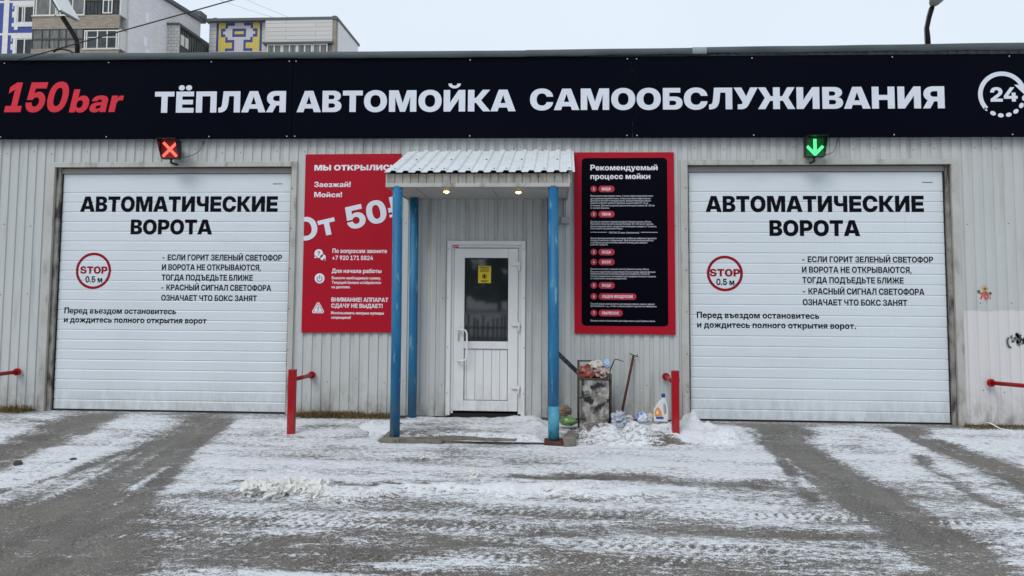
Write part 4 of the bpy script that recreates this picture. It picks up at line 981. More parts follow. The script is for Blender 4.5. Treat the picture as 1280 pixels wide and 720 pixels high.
def flashing_bm(x0, x1, za0, za1, h0, h1, y, seed):
    """a zinc coping that rises and dips a little along its length, with a rolled lip"""
    bm = bmesh.new()
    n = max(4, int((x1 - x0) / .12))
    prev = None
    for i in range(n + 1):
        x = x0 + (x1 - x0) * i / n
        t = i / n
        zt = za0 + (za1 - za0) * t + .006 * (mnoise.noise(Vector((x * 1.1, seed, 0))))
        zb = h0 + (h1 - h0) * t + .010 * mnoise.noise(Vector((x * 1.9, seed + 5, 0)))
        ww = y + .010 * mnoise.noise(Vector((x * 1.4, seed + 9, 0)))
        ring = [bm.verts.new(p) for p in ((x, .45, zt - .02), (x, y + .012, zt), (x, ww, zt - .012), (x, ww, zb + .006), (x, ww + .01, zb), (x, y + .03, zb + .004))]
        if prev:
            for k in range(5):
                bm.faces.new((prev[k], prev[k + 1], ring[k + 1], ring[k]))
        prev = ring
    return bm


obj('roof_flashing', flashing_bm(X0 - .03, 5.97, 4.548, 4.492, 4.452, 4.411, -.2, 1), 'flashing', bld, smooth=True)
obj('roof_flashing', flashing_bm(5.96, 8.14, 4.496, 4.499, 4.416, 4.418, -.204, 2), 'flashing', bld, smooth=True)
obj('roof_flashing', flashing_bm(7.98, 8.15, 4.503, 4.503, 4.420, 4.42, -.207, 7), 'flashing_b', bld, smooth=True)
obj('roof_flashing', flashing_bm(8.14, X1 + .03, 4.506, 4.514, 4.428, 4.418, -.198, 3), 'flashing', bld, smooth=True)

GROOVES = [2.76 - .125 * k for k in range(22)]


def gate_y(z):
    for gz in GROOVES:
        d = abs(z - gz)
        if d < .011:
            return .007 * (1 - d / .011)
    return 0.0


def gate_bm(xa, xb):
    bm = bmesh.new()
    zs = [.022]
    for gz in reversed(GROOVES):
        zs += [gz - .011, gz, gz + .011]
    zs.append(GH)
    n = 12
    rows = [[bm.verts.new((xa + (xb - xa) * i / n, gate_y(z), z)) for i in range(n + 1)] for z in zs]
    for u, w in zip(rows, rows[1:]):
        for i in range(n):
            bm.faces.new((u[i], u[i + 1], w[i + 1], w[i]))
    return bm


def conform(bm, lift):
    """press flat lettering into the grooves of the gate"""
    zs = [v.co.z for v in bm.verts]
    for gz in GROOVES:
        if min(zs) - .02 < gz < max(zs) + .02:
            for z in (gz - .011, gz, gz + .011):
                bmesh.ops.bisect_plane(bm, geom=bm.verts[:] + bm.edges[:] + bm.faces[:], plane_co=(0, 0, z), plane_no=(0, 0, 1), dist=1e-5)
    for v in bm.verts:
        v.co.y = gate_y(v.co.z) - lift
    return bm


TEXT_A = [
    ('АВТОМАТИЧЕСКИЕ', 0.234, 2.822, 2.516, 0.198), ('ВОРОТА', 0.914, 1.982, 2.227, 0.190),
    ('- ЕСЛИ ГОРИТ ЗЕЛЕНЫЙ СВЕТОФОР', 1.347, 2.895, 1.899, 0.073), ('И ВОРОТА НЕ ОТКРЫВАЮТСЯ,', 1.345, 2.627, 1.775, 0.073),
    ('ТОГДА ПОДЪЕДЬТЕ БЛИЖЕ', 1.346, 2.527, 1.645, 0.073), ('- КРАСНЫЙ СИГНАЛ СВЕТОФОРА', 1.346, 2.767, 1.519, 0.073),
    ('ОЗНАЧАЕТ ЧТО БОКС ЗАНЯТ', 1.350, 2.586, 1.387, 0.073),
    ('Перед въездом остановитесь', 0.085, 1.549, 1.217, 0.076), ('и дождитесь полного открытия ворот', 0.085, 1.947, 1.104, 0.076)]
TEXT_B = [
    ('АВТОМАТИЧЕСКИЕ', 8.156, 10.743, 2.514, 0.197), ('ВОРОТА', 8.918, 9.992, 2.222, 0.193),
    ('- ЕСЛИ ГОРИТ ЗЕЛЕНЫЙ СВЕТОФОР', 9.297, 10.832, 1.905, 0.072), ('И ВОРОТА НЕ ОТКРЫВАЮТСЯ,', 9.295, 10.578, 1.780, 0.073),
    ('ТОГДА ПОДЪЕДЬТЕ БЛИЖЕ', 9.297, 10.482, 1.654, 0.073), ('- КРАСНЫЙ СИГНАЛ СВЕТОФОРА', 9.299, 10.719, 1.521, 0.073),
    ('ОЗНАЧАЕТ ЧТО БОКС ЗАНЯТ', 9.296, 10.516, 1.388, 0.073),
    ('Перед въездом остановитесь', 8.037, 9.486, 1.226, 0.076), ('и дождитесь полного открытия ворот.', 8.040, 9.914, 1.110, 0.076)]
STOP_A = (0.446, 1.760, .232, [('STOP', 0.272, 0.630, 1.724, 0.092), ('0.5 м', 0.346, 0.566, 1.612, 0.079)])
STOP_B = (8.378, 1.765, .216, [('STOP', 8.197, 8.560, 1.729, 0.090), ('0.5 м', 8.275, 8.490, 1.623, 0.079)])
for (xa, xb), lines, stop, lab in ((GX[0], TEXT_A, STOP_A, 'white ribbed gate below the red cross light'), (GX[1], TEXT_B, STOP_B, 'white ribbed gate below the green arrow light')):
    gt = obj('gate', gate_bm(xa, xb), 'gate', bld)
    gt['label'] = lab
    for s, a, b, z, c in lines:
        t = bmesh.new()
        text(t, s, a, b, z, c, 'heavy' if c > .15 else 'bold')
        obj('lettering', conform(t, .0016), 'black_print', gt)
    bm = bmesh.new()
    cx, cz, r, sl = stop
    pl = [disc_pts(cx, cz, r, 56), disc_pts(cx, cz, r - .033, 56)]
    fill_polys(bm, pl, lambda a, b: (a, 0, b))
    for s, a, b, z, c in sl[:1]:
        text(bm, s, a, b, z, c, 'heavy')
    conform(bm, .0018)
    obj('stop_emblem', bm, 'red_print', gt)
    bm = bmesh.new()
    for s, a, b, z, c in sl[1:]:
        text(bm, s, a, b, z, c, 'bold')
    conform(bm, .0018)
    obj('distance_lettering', bm, 'black_print', gt)
    bm = bmesh.new()
    box(bm, xa - .004, xb + .004, -.006, .03, .001, .021)
    obj('rubber_seal', bm, 'rubber', gt)
    # maker's plate
    bm = bmesh.new()
    box(bm, xb - .235, xb - .115, -.003, -.001, 2.868, 2.876)
    obj('maker_strip', bm, 'screw_dark', gt)

for i, (xa, xb) in enumerate(GX):
    lw = (.095, .068) if i == 0 else (.085, .085)
    jo = (.065, .035) if i == 0 else (.03, .06)
    parts('gate_frame', [(xa - jo[0] - lw[0], xa - jo[0], -.094, -.05, 0.0, 3.145), (xb + jo[1], xb + jo[1] + lw[1], -.094, -.05, 0.0, 3.145), (xa - jo[0], xb + jo[1], -.096, -.05, 3.078, 3.142)], 'trim', bld, bevel=.004)
    parts('gate_jamb', [(xa - jo[0], xa - .012, -.048, .03, 0, 3.078), (xb + .012, xb + jo[1], -.048, .03, 0, 3.078)], 'jamb', bld)
    parts('gate_gasket', [(xa - .012, xa - .001, -.012, .03, 0, 3.0), (xb + .001, xb + .012, -.012, .03, 0, 3.0), (xa - .012, xb + .012, -.006, .03, 3.0005, 3.006)], 'rubber', bld)
    bm = bmesh.new()
    box(bm, xa - .012, xb + .012, -.022, .03, 3.006, 3.070)
    box(bm, xa - .012, xb + .012, -.01, .03, 3.070, 3.078)
    obj('gate_header', bm, 'header', bld)
    bm = bmesh.new()
    box(bm, xa - .1, xb + .1, -.02, .5, -.3, .0005)
    obj('gate_sill', bm, 'concrete', bld)

# entrance door
bm = bmesh.new()
dx0, dx1, dz1 = DOOR
for a in ((dx0, dx0 + .05, .03, dz1), (dx1 - .05, dx1, .03, dz1), (dx0 + .05, dx1 - .05, dz1 - .05, dz1)):
    box(bm, a[0], a[1], -.088, -.04, a[2], a[3])
for a in ((dx0 + .05, dx0 + .085, .05, dz1 - .05), (dx1 - .085, dx1 - .05, .05, dz1 - .05), (dx0 + .085, dx1 - .085, dz1 - .085, dz1 - .05)):
    box(bm, a[0], a[1], -.062, -.02, a[2], a[3])
obj('door_frame', bm, 'pvc', bld, bevel=.004)
bm = bmesh.new()
box(bm, dx0 + .05, dx1 - .05, -.05, .05, .0, .055)
obj('door_threshold', bm, 'dark_gap', bld)
lx0, lx1, lz0, lz1 = 5.089, 5.872, .085, 2.057
bm = bmesh.new()
yf = -.080
for a in ((lx0, 5.215, lz0, lz1), (5.752, lx1, lz0, lz1), (5.215, 5.752, 1.94, lz1), (5.215, 5.752, .832, .922), (5.215, 5.752, lz0, .208)):
    box(bm, a[0], a[1], yf, -.03, a[2], a[3])
door = obj('door', bm, 'pvc', bld, bevel=.005)
bm = bmesh.new()
xs = [5.222, 5.247, 5.352, 5.454, 5.554, 5.654, 5.745]
for a, b in zip(xs, xs[1:]):
    box(bm, a + .002, b - .002, -.062, -.04, .216, .824)
obj('lower_panel', bm, 'pvc', door, bevel=.002)
bm = bmesh.new()
box(bm, 5.217, 5.750, -.055, -.035, .210, .830)
obj('panel_seal', bm, 'pvc_groove', door)
bm = bmesh.new()
box(bm, 5.224, 5.743, -.060, -.05, .931, 1.931)
obj('glass_pane', bm, 'door_glass', door)
bm = bmesh.new()
for a in ((5.216, 5.224, .923, 1.939), (5.743, 5.751, .923, 1.939), (5.224, 5.743, .923, .931), (5.224, 5.743, 1.931, 1.939)):
    box(bm, a[0], a[1], -.066, -.05, a[2], a[3])
obj('glass_seal', bm, 'rubber', door)
bm = bmesh.new()
tube(bm, [(5.150, -.081, 1.060), (5.152, -.13, 1.062), (5.20, -.15, 1.066), (5.246, -.15, 1.055), (5.258, -.15, 1.02), (5.262, -.15, .75), (5.250, -.15, .706), (5.20, -.15, .69), (5.152, -.13, .686), (5.150, -.081, .686)], .0125, 12)
box(bm, 5.135, 5.165, -.094, -.0805, 1.02, 1.10)
hd = obj('pull_handle', bm, 'pvc', door)
bm = bmesh.new()
box(bm, 5.144, 5.156, -.099, -.0945, .955, 1.015)
lathe(bm, [(.006, 0), (.006, .03)], (5.15, -.094, .93), 8)
obj('lock', bm, 'steel_grey', door)
for z in (1.86, 1.125, .37):
    bm = bmesh.new()
    box(bm, 5.800, 5.905, -.106, -.0885, z - .012, z + .028)
    tube(bm, [(5.885, -.100, z - .07), (5.885, -.100, z + .03)], .013, 10)
    obj('hinge', bm, 'pvc', door, bevel=.002)
# yellow camera notice on the glass
bm = bmesh.new()
box(bm, 5.380, 5.538, -.0625, -.0605, 1.632, 1.842, 0)
box(bm, 5.392, 5.526, -.0645, -.0630, 1.822, 1.832, 1)
for z, w in ((1.804, .05), (1.788, .06), (1.772, .055), (1.657, .05), (1.645, .035)):
    box(bm, 5.459 - w, 5.459 + w, -.0645, -.0630, z, z + .006, 1)
fill_polys(bm, [disc_pts(5.459, 1.715, .031, 24), disc_pts(5.459, 1.715, .026, 24)], lambda a, b: (a, -.0645, b), 1)
fill_polys(bm, [[(5.440, 1.722), (5.462, 1.738), (5.474, 1.722), (5.466, 1.712), (5.474, 1.70), (5.455, 1.692), (5.446, 1.702)]], lambda a, b: (a, -.0645, b), 1)
obj('camera_notice', bm, ['yellow_print', 'black_print'], door)
bm = bmesh.new()
box(bm, 5.068, 5.135, -.0645, -.0625, 2.062, 2.104, 0)
for k in range(3):
    fill_polys(bm, [disc_pts(5.082 + .02 * k, 2.085 - .006 * (k % 2), .007, 10)], lambda a, b: (a, -.0655, b), 1)
box(bm, 5.14, 5.20, -.0645, -.0625, 2.068, 2.094, 1)
obj('red_notice', bm, ['red_notice', 'poster_white'], bld)

# screws in the siding, as rows of small dark heads
SC_PTS = []
rs = random.Random(3)
for x in np.arange(-1.1, 12.2, .354):
    for z in (.42, 1.45, 2.35, 3.28):
        if any(a - .2 < x < b + .2 and z < 3.2 for a, b in GX) or (4.95 < x < 6.0 and z < 2.2):
            continue
        xx, zz = x + rs.uniform(-.01, .01), z + rs.uniform(-.03, .03)
        k = math.floor((xx - X0) / .118)
        xx = X0 + k * .118 + .031
        SC_PTS.append((xx, zz))
screws(SC_PTS, -.079, -.071, .0055, 'screw_dark', bld)
SC_PTS = []
for x in (3.075, 7.83):
    for z in (.35, .8, 1.3, 1.8, 2.3, 2.8):
        SC_PTS.append((x - .04 if x < 5 else x + .07, z))
screws(SC_PTS, -.099, -.0945, .007, 'screw_dark', bld)
SC_PTS = []
for z in (.3, .85, 1.45, 2.05):
    for x in (5.015, 5.945):
        SC_PTS.append((x, z))
screws(SC_PTS, -.092, -.0885, .006, 'screw_dark', bld)
# flaked dark mark on the repainted right end
bm = bmesh.new()
rs = random.Random(9)
for k in range(46):
    x = 11.64 + .26 * rs.random() ** .7
    z = 1.0 + .07 * math.sin((x - 11.6) * 14) - .10 * rs.random()
    r = .006 + .013 * rs.random()
    prism(bm, [(x + r * (.6 + .8 * rs.random()) * math.cos(t * .9), z + r * (.9 + 1.1 * rs.random()) * math.sin(t * .9)) for t in range(7)], -.0738, -.0725)
for t in range(9):
    a = R(140 + t * 14)
    prism(bm, disc_pts(11.66 + .05 * math.cos(a), .98 + .07 * math.sin(a), .011, 8), -.0738, -.0725)
obj('painted_mark', bm, 'graffiti', bld)
# small sticker: red 70 under a gold star with a dark ribbon
bm = bmesh.new()
star = []
for k in range(10):
    r = .052 if k % 2 == 0 else .024
    star.append((11.378 + r * math.cos(R(90 + 36 * k)), 1.595 + r * math.sin(R(90 + 36 * k))))
prism(bm, star, -.0755, -.0745, 0)
prism(bm, disc_pts(11.305, 1.565, .02, 10), -.0755, -.0745, 1)
prism(bm, disc_pts(11.435, 1.545, .018, 10), -.0755, -.0745, 1)
prism(bm, disc_pts(11.378, 1.597, .016, 10), -.0765, -.0756, 1)
text(bm, '70', 11.312, 11.418, 1.478, .075, 'heavy', y=-.0758, mi=2)
text(bm, '1', 11.424, 11.440, 1.478, .045, 'heavy', y=-.0758, mi=2)
obj('sticker', bm, ['gold_print', 'graffiti', 'red_notice'], bld)

# ------------------------------------------------------------------ long sign over the front
SX0, SX1 = -1.12, 12.32
SSL = -.0037
sgn = thing('sign_board', 'long black sign board with white Cyrillic lettering under the roof edge', 'sign', (5.6, -.13, 3.92))
edges = [SX0, 3.030, 7.258, SX1]
for a, b in zip(edges, edges[1:]):
    bm = bmesh.new()
    ga, gb = a + (.003 if a != SX0 else 0), b - (.003 if b != SX1 else 0)
    zt = lambda x: 4.449 - .0049 * (x + .817)
    zb = lambda x: 3.431 - .0034 * (x + .76)
    pr = [(ga, zb(ga)), (gb, zb(gb)), (gb, zt(gb)), (ga, zt(ga))]
    prism(bm, pr, -.160, -.135)
    obj('panel', bm, 'sign_navy', sgn, bevel=.002)
parts('mounting_rail', [(SX0 + .05, SX1 - .05, -.134, -.075, 3.55, 3.60), (SX0 + .05, SX1 - .05, -.134, -.075, 4.22, 4.27)], 'steel_grey', sgn)
for s, a, b, z, c in (('ТЁПЛАЯ', 1.259, 2.952, 3.757, .270), ('АВТОМОЙКА', 3.091, 5.834, 3.750, .270), ('САМООБСЛУЖИВАНИЯ', 6.011, 10.942, 3.752, .266)):
    bm = bmesh.new()
    text(bm, s, a, b, z, c, 'heavy', y=-.1618, slope=-.0034, seg=6)
    obj('lettering', bm, 'sign_white', sgn)
bm = bmesh.new()
text(bm, '150', -.728, .155, 3.780, .385, 'heavy', y=-.1618, shear=.2, seg=6)
text(bm, 'bar', .134, .872, 3.772, .308, 'heavy', y=-.1618, shear=.2, seg=6, capu=756)
obj('red_lettering', bm, 'sign_red', sgn)
bm = bmesh.new()
text(bm, '24', 11.468, 11.780, 3.810, .172, 'heavy', y=-.1618, seg=6)
cx, cz, rr = 11.606, 3.895, .277
fill_polys(bm, [arc_band(cx, cz, rr - .052, rr, 18, 222, 60)], lambda a, b: (a, -.1618, b))
fill_polys(bm, [disc_pts(cx + (rr - .026) * math.cos(R(222)), cz + (rr - .026) * math.sin(R(222)), .026, 16, 130, 310)], lambda a, b: (a, -.1618, b))
fill_polys(bm, [[(cx + .14, cz + .115), (cx + .33, cz + .115), (cx + .255, cz - .005)]], lambda a, b: (a, -.1622, b))
for a in (243, 264, 285, 306, 328, 350):
    dx, dz = math.cos(R(a)), math.sin(R(a))
    q = []
    for t in range(16):
        u, w = .034 * math.cos(R(22.5 * t)), .025 * math.sin(R(22.5 * t))
        q.append((cx + (rr - .026) * dx - dz * u + dx * w, cz + (rr - .026) * dz + dx * u + dz * w))
    fill_polys(bm, [q], lambda a, b: (a, -.1618, b))
obj('clock_emblem', bm, 'sign_white', sgn)
SC_PTS = []
for x in (-.75, .635, 1.985, 2.985, 3.078, 5.27, 7.20, 7.318, 8.70, 10.35, 11.7):
    for z in (3.431 - .0034 * (x + .76) + .028, 4.449 - .0049 * (x + .817) - .03):
        SC_PTS.append((x + rs.uniform(-.01, .01), z))
screws(SC_PTS, -.164, -.1595, .0075, 'screw', sgn)

# ------------------------------------------------------------------ posters
pa = thing('poster_board', 'plain red board with white lettering and a large slanted price, left of the canopy', 'poster', (3.79, -.08, 1.0), 'red boards either side of the entrance canopy')
bm = bmesh.new()
prism(bm, [(3.199, 1.008), (4.390, 1.022), (4.414, 3.233), (3.199, 3.229)], -.100, -.080)
obj('panel', bm, 'poster_red', pa, bevel=.0015)
PA = [('МЫ ОТКРЫЛИСЬ!', 3.316, 4.375, 3.024, .069, 'heavy'), ('Заезжай!', 3.318, 3.780, 2.816, .066, 'bold'), ('Мойся!', 3.321, 3.673, 2.689, .064, 'bold'),
      ('По вопросам звоните', 3.568, 4.252, 1.994, .054, 'bold'), ('+7 920 171 8824', 3.568, 4.079, 1.907, .054, 'bold'), ('Для начала работы', 3.565, 4.186, 1.747, .053, 'bold'),
      ('Внесите необходимую сумму.', 3.567, 4.183, 1.668, .036, 'bold'), ('Текущий баланс отобразится', 3.568, 4.183, 1.612, .036, 'bold'), ('на дисплее.', 3.567, 3.803, 1.557, .036, 'bold'),
      ('ВНИМАНИЕ! АППАРАТ', 3.568, 4.278, 1.393, .051, 'bold'), ('СДАЧУ НЕ ВЫДАЕТ!', 3.568, 4.209, 1.318, .051, 'bold'),
      ('Использовать мокрые купюры', 3.567, 4.225, 1.238, .036, 'bold'), ('запрещено!', 3.569, 3.814, 1.182, .036, 'bold')]
for s, a, b, z, c, f in PA:
    bm = bmesh.new()
    text(bm, s, a, b, z, c, f, y=-.1012, seg=3)
    obj('lettering', bm, 'poster_white', pa)
# the slanted price, printed off both edges of the board
t = bmesh.new()
text(t, 'От', -.03, .502, 0, .285, 'bold', y=-.1012, seg=6)
text(t, '50₽', .648, 1.47, .006, .283, 'heavy', y=-.1012, seg=6)
bmesh.ops.rotate(t, verts=t.verts, cent=(0, -.1012, 0), matrix=Matrix.Rotation(R(-13), 3, 'Y'))
bmesh.ops.translate(t, verts=t.verts, vec=(3.135, 0, 2.128))
for px, s in ((3.1995, -1), (4.396, 1)):
    bmesh.ops.bisect_plane(t, geom=t.verts[:] + t.edges[:] + t.faces[:], plane_co=(px, 0, 0), plane_no=(s, 0, 0), clear_outer=True)
me = bpy.data.meshes.new('price')
t.to_mesh(me)
t.free()
bm = bmesh.new()
bm.from_mesh(me)
bpy.data.meshes.remove(me)
obj('price_lettering', bm, 'sign_white', pa)
bm = bmesh.new()
yy = -.1012
F3 = lambda a, b: (a, yy, b)
fill_polys(bm, [disc_pts(3.395, 1.985, .054, 28)], F3)
fill_polys(bm, [[(3.35, 1.965), (3.342, 1.928), (3.385, 1.936)]], F3)
fill_polys(bm, [disc_pts(3.450, 1.938, .036, 20)], F3)
fill_polys(bm, [[(3.47, 1.93), (3.486, 1.900), (3.445, 1.904)]], F3)
yy = -.1022
text(bm, '?', 3.380, 3.412, 1.962, .052, 'bold', y=yy, mi=1)
fill_polys(bm, [arc_band(3.395, 1.985, .054, .060, -75, 5, 14)], F3, 2)
yy = -.1012
fill_polys(bm, [disc_pts(3.414, 1.678, .062, 28)], F3)
yy = -.1022
fill_polys(bm, [arc_band(3.414, 1.672, .027, .036, 122, 418, 30)], F3, 1)
fill_polys(bm, [[(3.4095, 1.672), (3.4185, 1.672), (3.4185, 1.718), (3.4095, 1.718)]], F3, 1)
yy = -.1012


def rtri(cx, cz, r, cr_):
    q = []
    for a in (90, 210, 330):
        ox, oz = cx + (r - cr_) * math.cos(R(a)), cz + (r - cr_) * math.sin(R(a))
        q += [(ox + cr_ * math.cos(R(a - 60 + 20 * k)), oz + cr_ * math.sin(R(a - 60 + 20 * k))) for k in range(7)]
    return q


fill_polys(bm, [rtri(3.404, 1.300, .082, .02), rtri(3.404, 1.300, .068, .014)], F3)
fill_polys(bm, [rtri(3.404, 1.300, .058, .01)], F3)
yy = -.1022
text(bm, '!', 3.398, 3.411, 1.277, .055, 'bold', y=yy, mi=1)
obj('icons', bm, ['poster_white', 'poster_blue', 'poster_red'], pa)
screws(((3.215, 3.21), (3.215, 2.1), (3.215, 1.03), (4.30, 3.21)), -.104, -.0995, .006, 'screw_dark', pa)

pb = thing('poster_board', 'red board framing a black panel of numbered washing steps, right of the canopy', 'poster', (7.16, -.08, 1.0), 'red boards either side of the entrance canopy')
bm = bmesh.new()
prism(bm, [(6.558, 1.029), (7.766, 1.026), (7.762, 3.235), (6.554, 3.238)], -.100, -.080)
obj('panel', bm, 'poster_red', pb, bevel=.0015)
bm = bmesh.new()
fill_polys(bm, [rrect(6.644, 7.681, 1.124, 3.166, .05, 8)], lambda a, b: (a, -.1010, b))
obj('black_panel', bm, 'poster_black', pb)
bm = bmesh.new()
for s, a, b, z, c in (('Рекомендуемый', 6.751, 7.565, 3.015, .069), ('процесс мойки', 6.751, 7.476, 2.907, .069)):
    text(bm, s, a, b, z, c, 'bold', y=-.1020, seg=4)
for z, a, b in ((2.256, 6.751, 6.95), (2.256, 7.36, 7.56)):
    fill_polys(bm, [[(a, z - .002), (b, z - .002), (b, z + .002), (a, z + .002)]], lambda p, q: (p, -.1020, q))
obj('lettering', bm, 'poster_white', pb)
PARA = [
    (2.691, 7.507, 'Используется для смывки пены, а также перед нанесением пены'), (2.659, 7.483, 'для удаления крупной грязи, чтобы пена была эффективнее.'), (2.632, 7.487, 'Достаньте пистолет и моющую щетку. Выберите функцию «Вода».'),
    (2.604, 7.447, 'Держите пистолет высокого давления на расстоянии 30-40 см'), (2.573, 7.524, 'от кузова. Для мытья дисков достаточно расстояния 15-20 см'), (2.543, 6.984, 'от колеса машины.'),
    (2.375, 7.489, 'Достаньте пистолет с пенной насадкой. Нажмите кнопку «Пена».'), (2.348, 7.513, 'Нанесите пену на авто на расстоянии 40-50 см от кузова.'), (2.318, 7.549, 'Для растворения грязи и загрязнений необходимо выждать 2-3 минуты,'), (2.292, 7.144, 'после смойте пену режимом «Вода».'),
    (2.242, 7.338, 'ПАУЗА (2 мин. бесплатно)'),
    (2.174, 7.545, 'Данная функция позволяет остановить любую из выбранных программ'), (2.148, 7.508, 'и подготовиться к следующей. Для возобновления работы'), (2.121, 7.436, 'этой функции достаточно нажать кнопку для запуска'), (2.096, 6.963, 'рабочих средств.'),
    (1.800, 7.458, 'Достаньте пистолет с моющей щеткой. Нажмите кнопку «Воск».'), (1.767, 7.530, 'Нанесите жидкий воск на расстоянии 30 см от кузова. Данная функция'), (1.743, 7.461, 'предназначена для нанесения защитного покрытия. Только на'), (1.713, 7.534, 'чистую поверхность автомобиля для придания блеска и защиты'), (1.686, 7.189, 'от загрязнений и вредных воздействий.'),
    (1.380, 7.516, 'Сжатый воздух используется для продува замков, зеркал, дверей'), (1.353, 7.546, 'автомобиля и т. д., чтобы в зимнее время года они не замерзали.'), (1.177, 7.526, 'Пылесос можно использовать для сбора пыли и сухой грязи в салоне.')]
for z, b, s in PARA:
    a = 6.751 if 'ПАУЗА' not in s else 6.975
    bm = bmesh.new()
    text(bm, s, a, b, z, .0215, 'bold', y=-.1020, seg=2)
    obj('small_lettering', bm, 'grey_text', pb)
for n, z, s, b in (('1', 2.786, 'ВОДА', 7.043), ('2', 2.476, 'ПЕНА', 7.043), ('3', 2.015, 'ВОДА', 7.043), ('4', 1.894, 'ВОСК', 7.043), ('5', 1.611, 'ВОДА', 7.043), ('6', 1.478, 'ОБДУВ ВОЗДУХОМ', 7.301), ('7', 1.279, 'ПЫЛЕСОС', 7.137)):
    bm = bmesh.new()
    fill_polys(bm, [disc_pts(6.791, z, .039, 24)], lambda p, q: (p, -.1020, q))
    text(bm, n, 6.783, 6.800, z - .016, .034, 'bold', y=-.1030, mi=1)
    obj('number_badge', bm, ['pill_red', 'poster_white'], pb)
    bm = bmesh.new()
    fill_polys(bm, [rrect(6.848, b, z - .039, z + .039, .0385, 6)], lambda p, q: (p, -.1020, q))
    text(bm, s, 6.890, b - .045, z - .016, .033, 'bold', y=-.1030, seg=3, mi=1)
    obj('step_badge', bm, ['pill_red', 'poster_white'], pb)
screws(((6.575, 2.15), (7.74, 2.15), (7.74, 1.06), (6.58, 3.215)), -.104, -.0995, .006, 'screw_dark', pb)

# ------------------------------------------------------------------ entrance canopy
cp = thing('entrance_canopy', 'small lean-to canopy of ribbed zinc on blue pipe posts over the white door', 'canopy', (5.46, -.65, 0))
CY0, CY1, CZ0, CZ1 = -.078, -1.285, 3.262, 2.812


def canopy_sheet():
    bm = bmesh.new()
    x, prof, p = 4.478, [], .1355
    while x < 6.50 - .02:
        prof += [(x, 0), (x + .060, 0), (x + .076, .020), (x + .120, .020)]
        x += p
    prof += [(x, 0), (x + .02, 0)]
    n = 8
    rows = []
    for i in range(n + 1):
        t = i / n
        sag = -.004 * math.sin(math.pi * t)
        rows.append([bm.verts.new((a + .016 * (1 - t), CY0 + (CY1 - CY0) * t, CZ0 + (CZ1 - CZ0) * t + h + sag + .002 * mnoise.noise(Vector((a * 3, t * 2, 1))))) for a, h in prof])
    for u, w in zip(rows, rows[1:]):
        for k in range(len(prof) - 1):
            bm.faces.new((u[k], u[k + 1], w[k + 1], w[k]))
    return bm, prof


bm, prof = canopy_sheet()
rf = obj('roof_sheet', bm, 'zinc_roof', cp)
sd = rf.modifiers.new('thickness', 'SOLIDIFY')
sd.thickness = .003
sd.offset = -1
bm = bmesh.new()
nn = (CZ1 - CZ0) / (CY1 - CY0)
for i, k in enumerate(range(0, 15, 1)):
    x = 4.478 + .1355 * k + .098
    for t in (.04, .52, .93):
        if (k + int(t * 10)) % 3 == 0 or t > .9 and k % 2 == 0:
            yy = CY0 + (CY1 - CY0) * t
            lathe(bm, [(.010, 0), (.010, .005), (.005, .009)], (x + .016 * (1 - t), yy, CZ0 + (CZ1 - CZ0) * t + .0185), 8)
obj('roof_screws', bm, 'screw_dark', rf)
bm = bmesh.new()
x = 4.505
while x < 6.46:
    box(bm, x, x + .074, -1.232, -1.212, 2.700, 2.802 + .001)
    box(bm, x + .074, x + .0865, -1.222, -1.212, 2.700, 2.802)
    x += .0865
obj('fascia', bm, 'fascia', cp)
bm = bmesh.new()
box(bm, 4.487, 6.478, -1.246, -1.20, 2.657, 2.699)
box(bm, 4.487, 4.504, -1.240, -1.205, 2.698, 2.800)
box(bm, 6.461, 6.478, -1.240, -1.205, 2.698, 2.800)
obj('fascia_trim', bm, 'trim', cp, bevel=.002)
for xs0, xs1 in ((4.49, 4.505), (6.46, 6.475)):
    bm = bmesh.new()
    pl = [(-1.199, 2.657), (-.08, 2.657), (-.08, 3.240), (-1.199, 2.826)]
    a = [bm.verts.new((xs0, y, z)) for y, z in pl]
    b = [bm.verts.new((xs1, y, z)) for y, z in pl]
    bm.faces.new(a)
    bm.faces.new(b)
    for k in range(4):
        bm.faces.new((a[k], a[(k + 1) % 4], b[(k + 1) % 4], b[k]))
    obj('side_cheek', bm, 'fascia', cp)
bm = bmesh.new()
y = -1.199
while y < -.09:
    box(bm, 4.506, 6.459, y, min(y + .108, -.08), 2.668, 2.676)
    y += .112
box(bm, 4.506, 6.459, -1.199, -.08, 2.677, 2.681)
box(bm, 4.75, 4.775, -1.19, -.085, 2.658, 2.667)
box(bm, 5.60, 5.625, -1.19, -.085, 2.658, 2.667)
obj('soffit', bm, 'soffit', cp)
for x, y in ((5.095, -.868), (5.906, -.80)):
    bm = bmesh.new()
    lathe(bm, [(.046, 2.668), (.046, 2.660), (.034, 2.656), (.034, 2.664)], (x, y, 0), 20)
    dl = obj('downlight', bm, 'chrome', cp)
    bm = bmesh.new()
    lathe(bm, [(.016, 2.666), (.030, 2.660), (.030, 2.648), (.012, 2.640)], (x, y, 0), 14)
    obj('bulb', bm, 'bulb', dl)
    lamp = bpy.data.lights.new('downlight_lamp', 'SPOT')
    lamp.energy = 1.6
    lamp.spot_size = R(110)
    lamp.color = (1, .8, .5)
    lamp.shadow_soft_size = .03
    lo = bpy.data.objects.new('downlight_lamp', lamp)
    COL.objects.link(lo)
    lo.location = (x, y, 2.64)
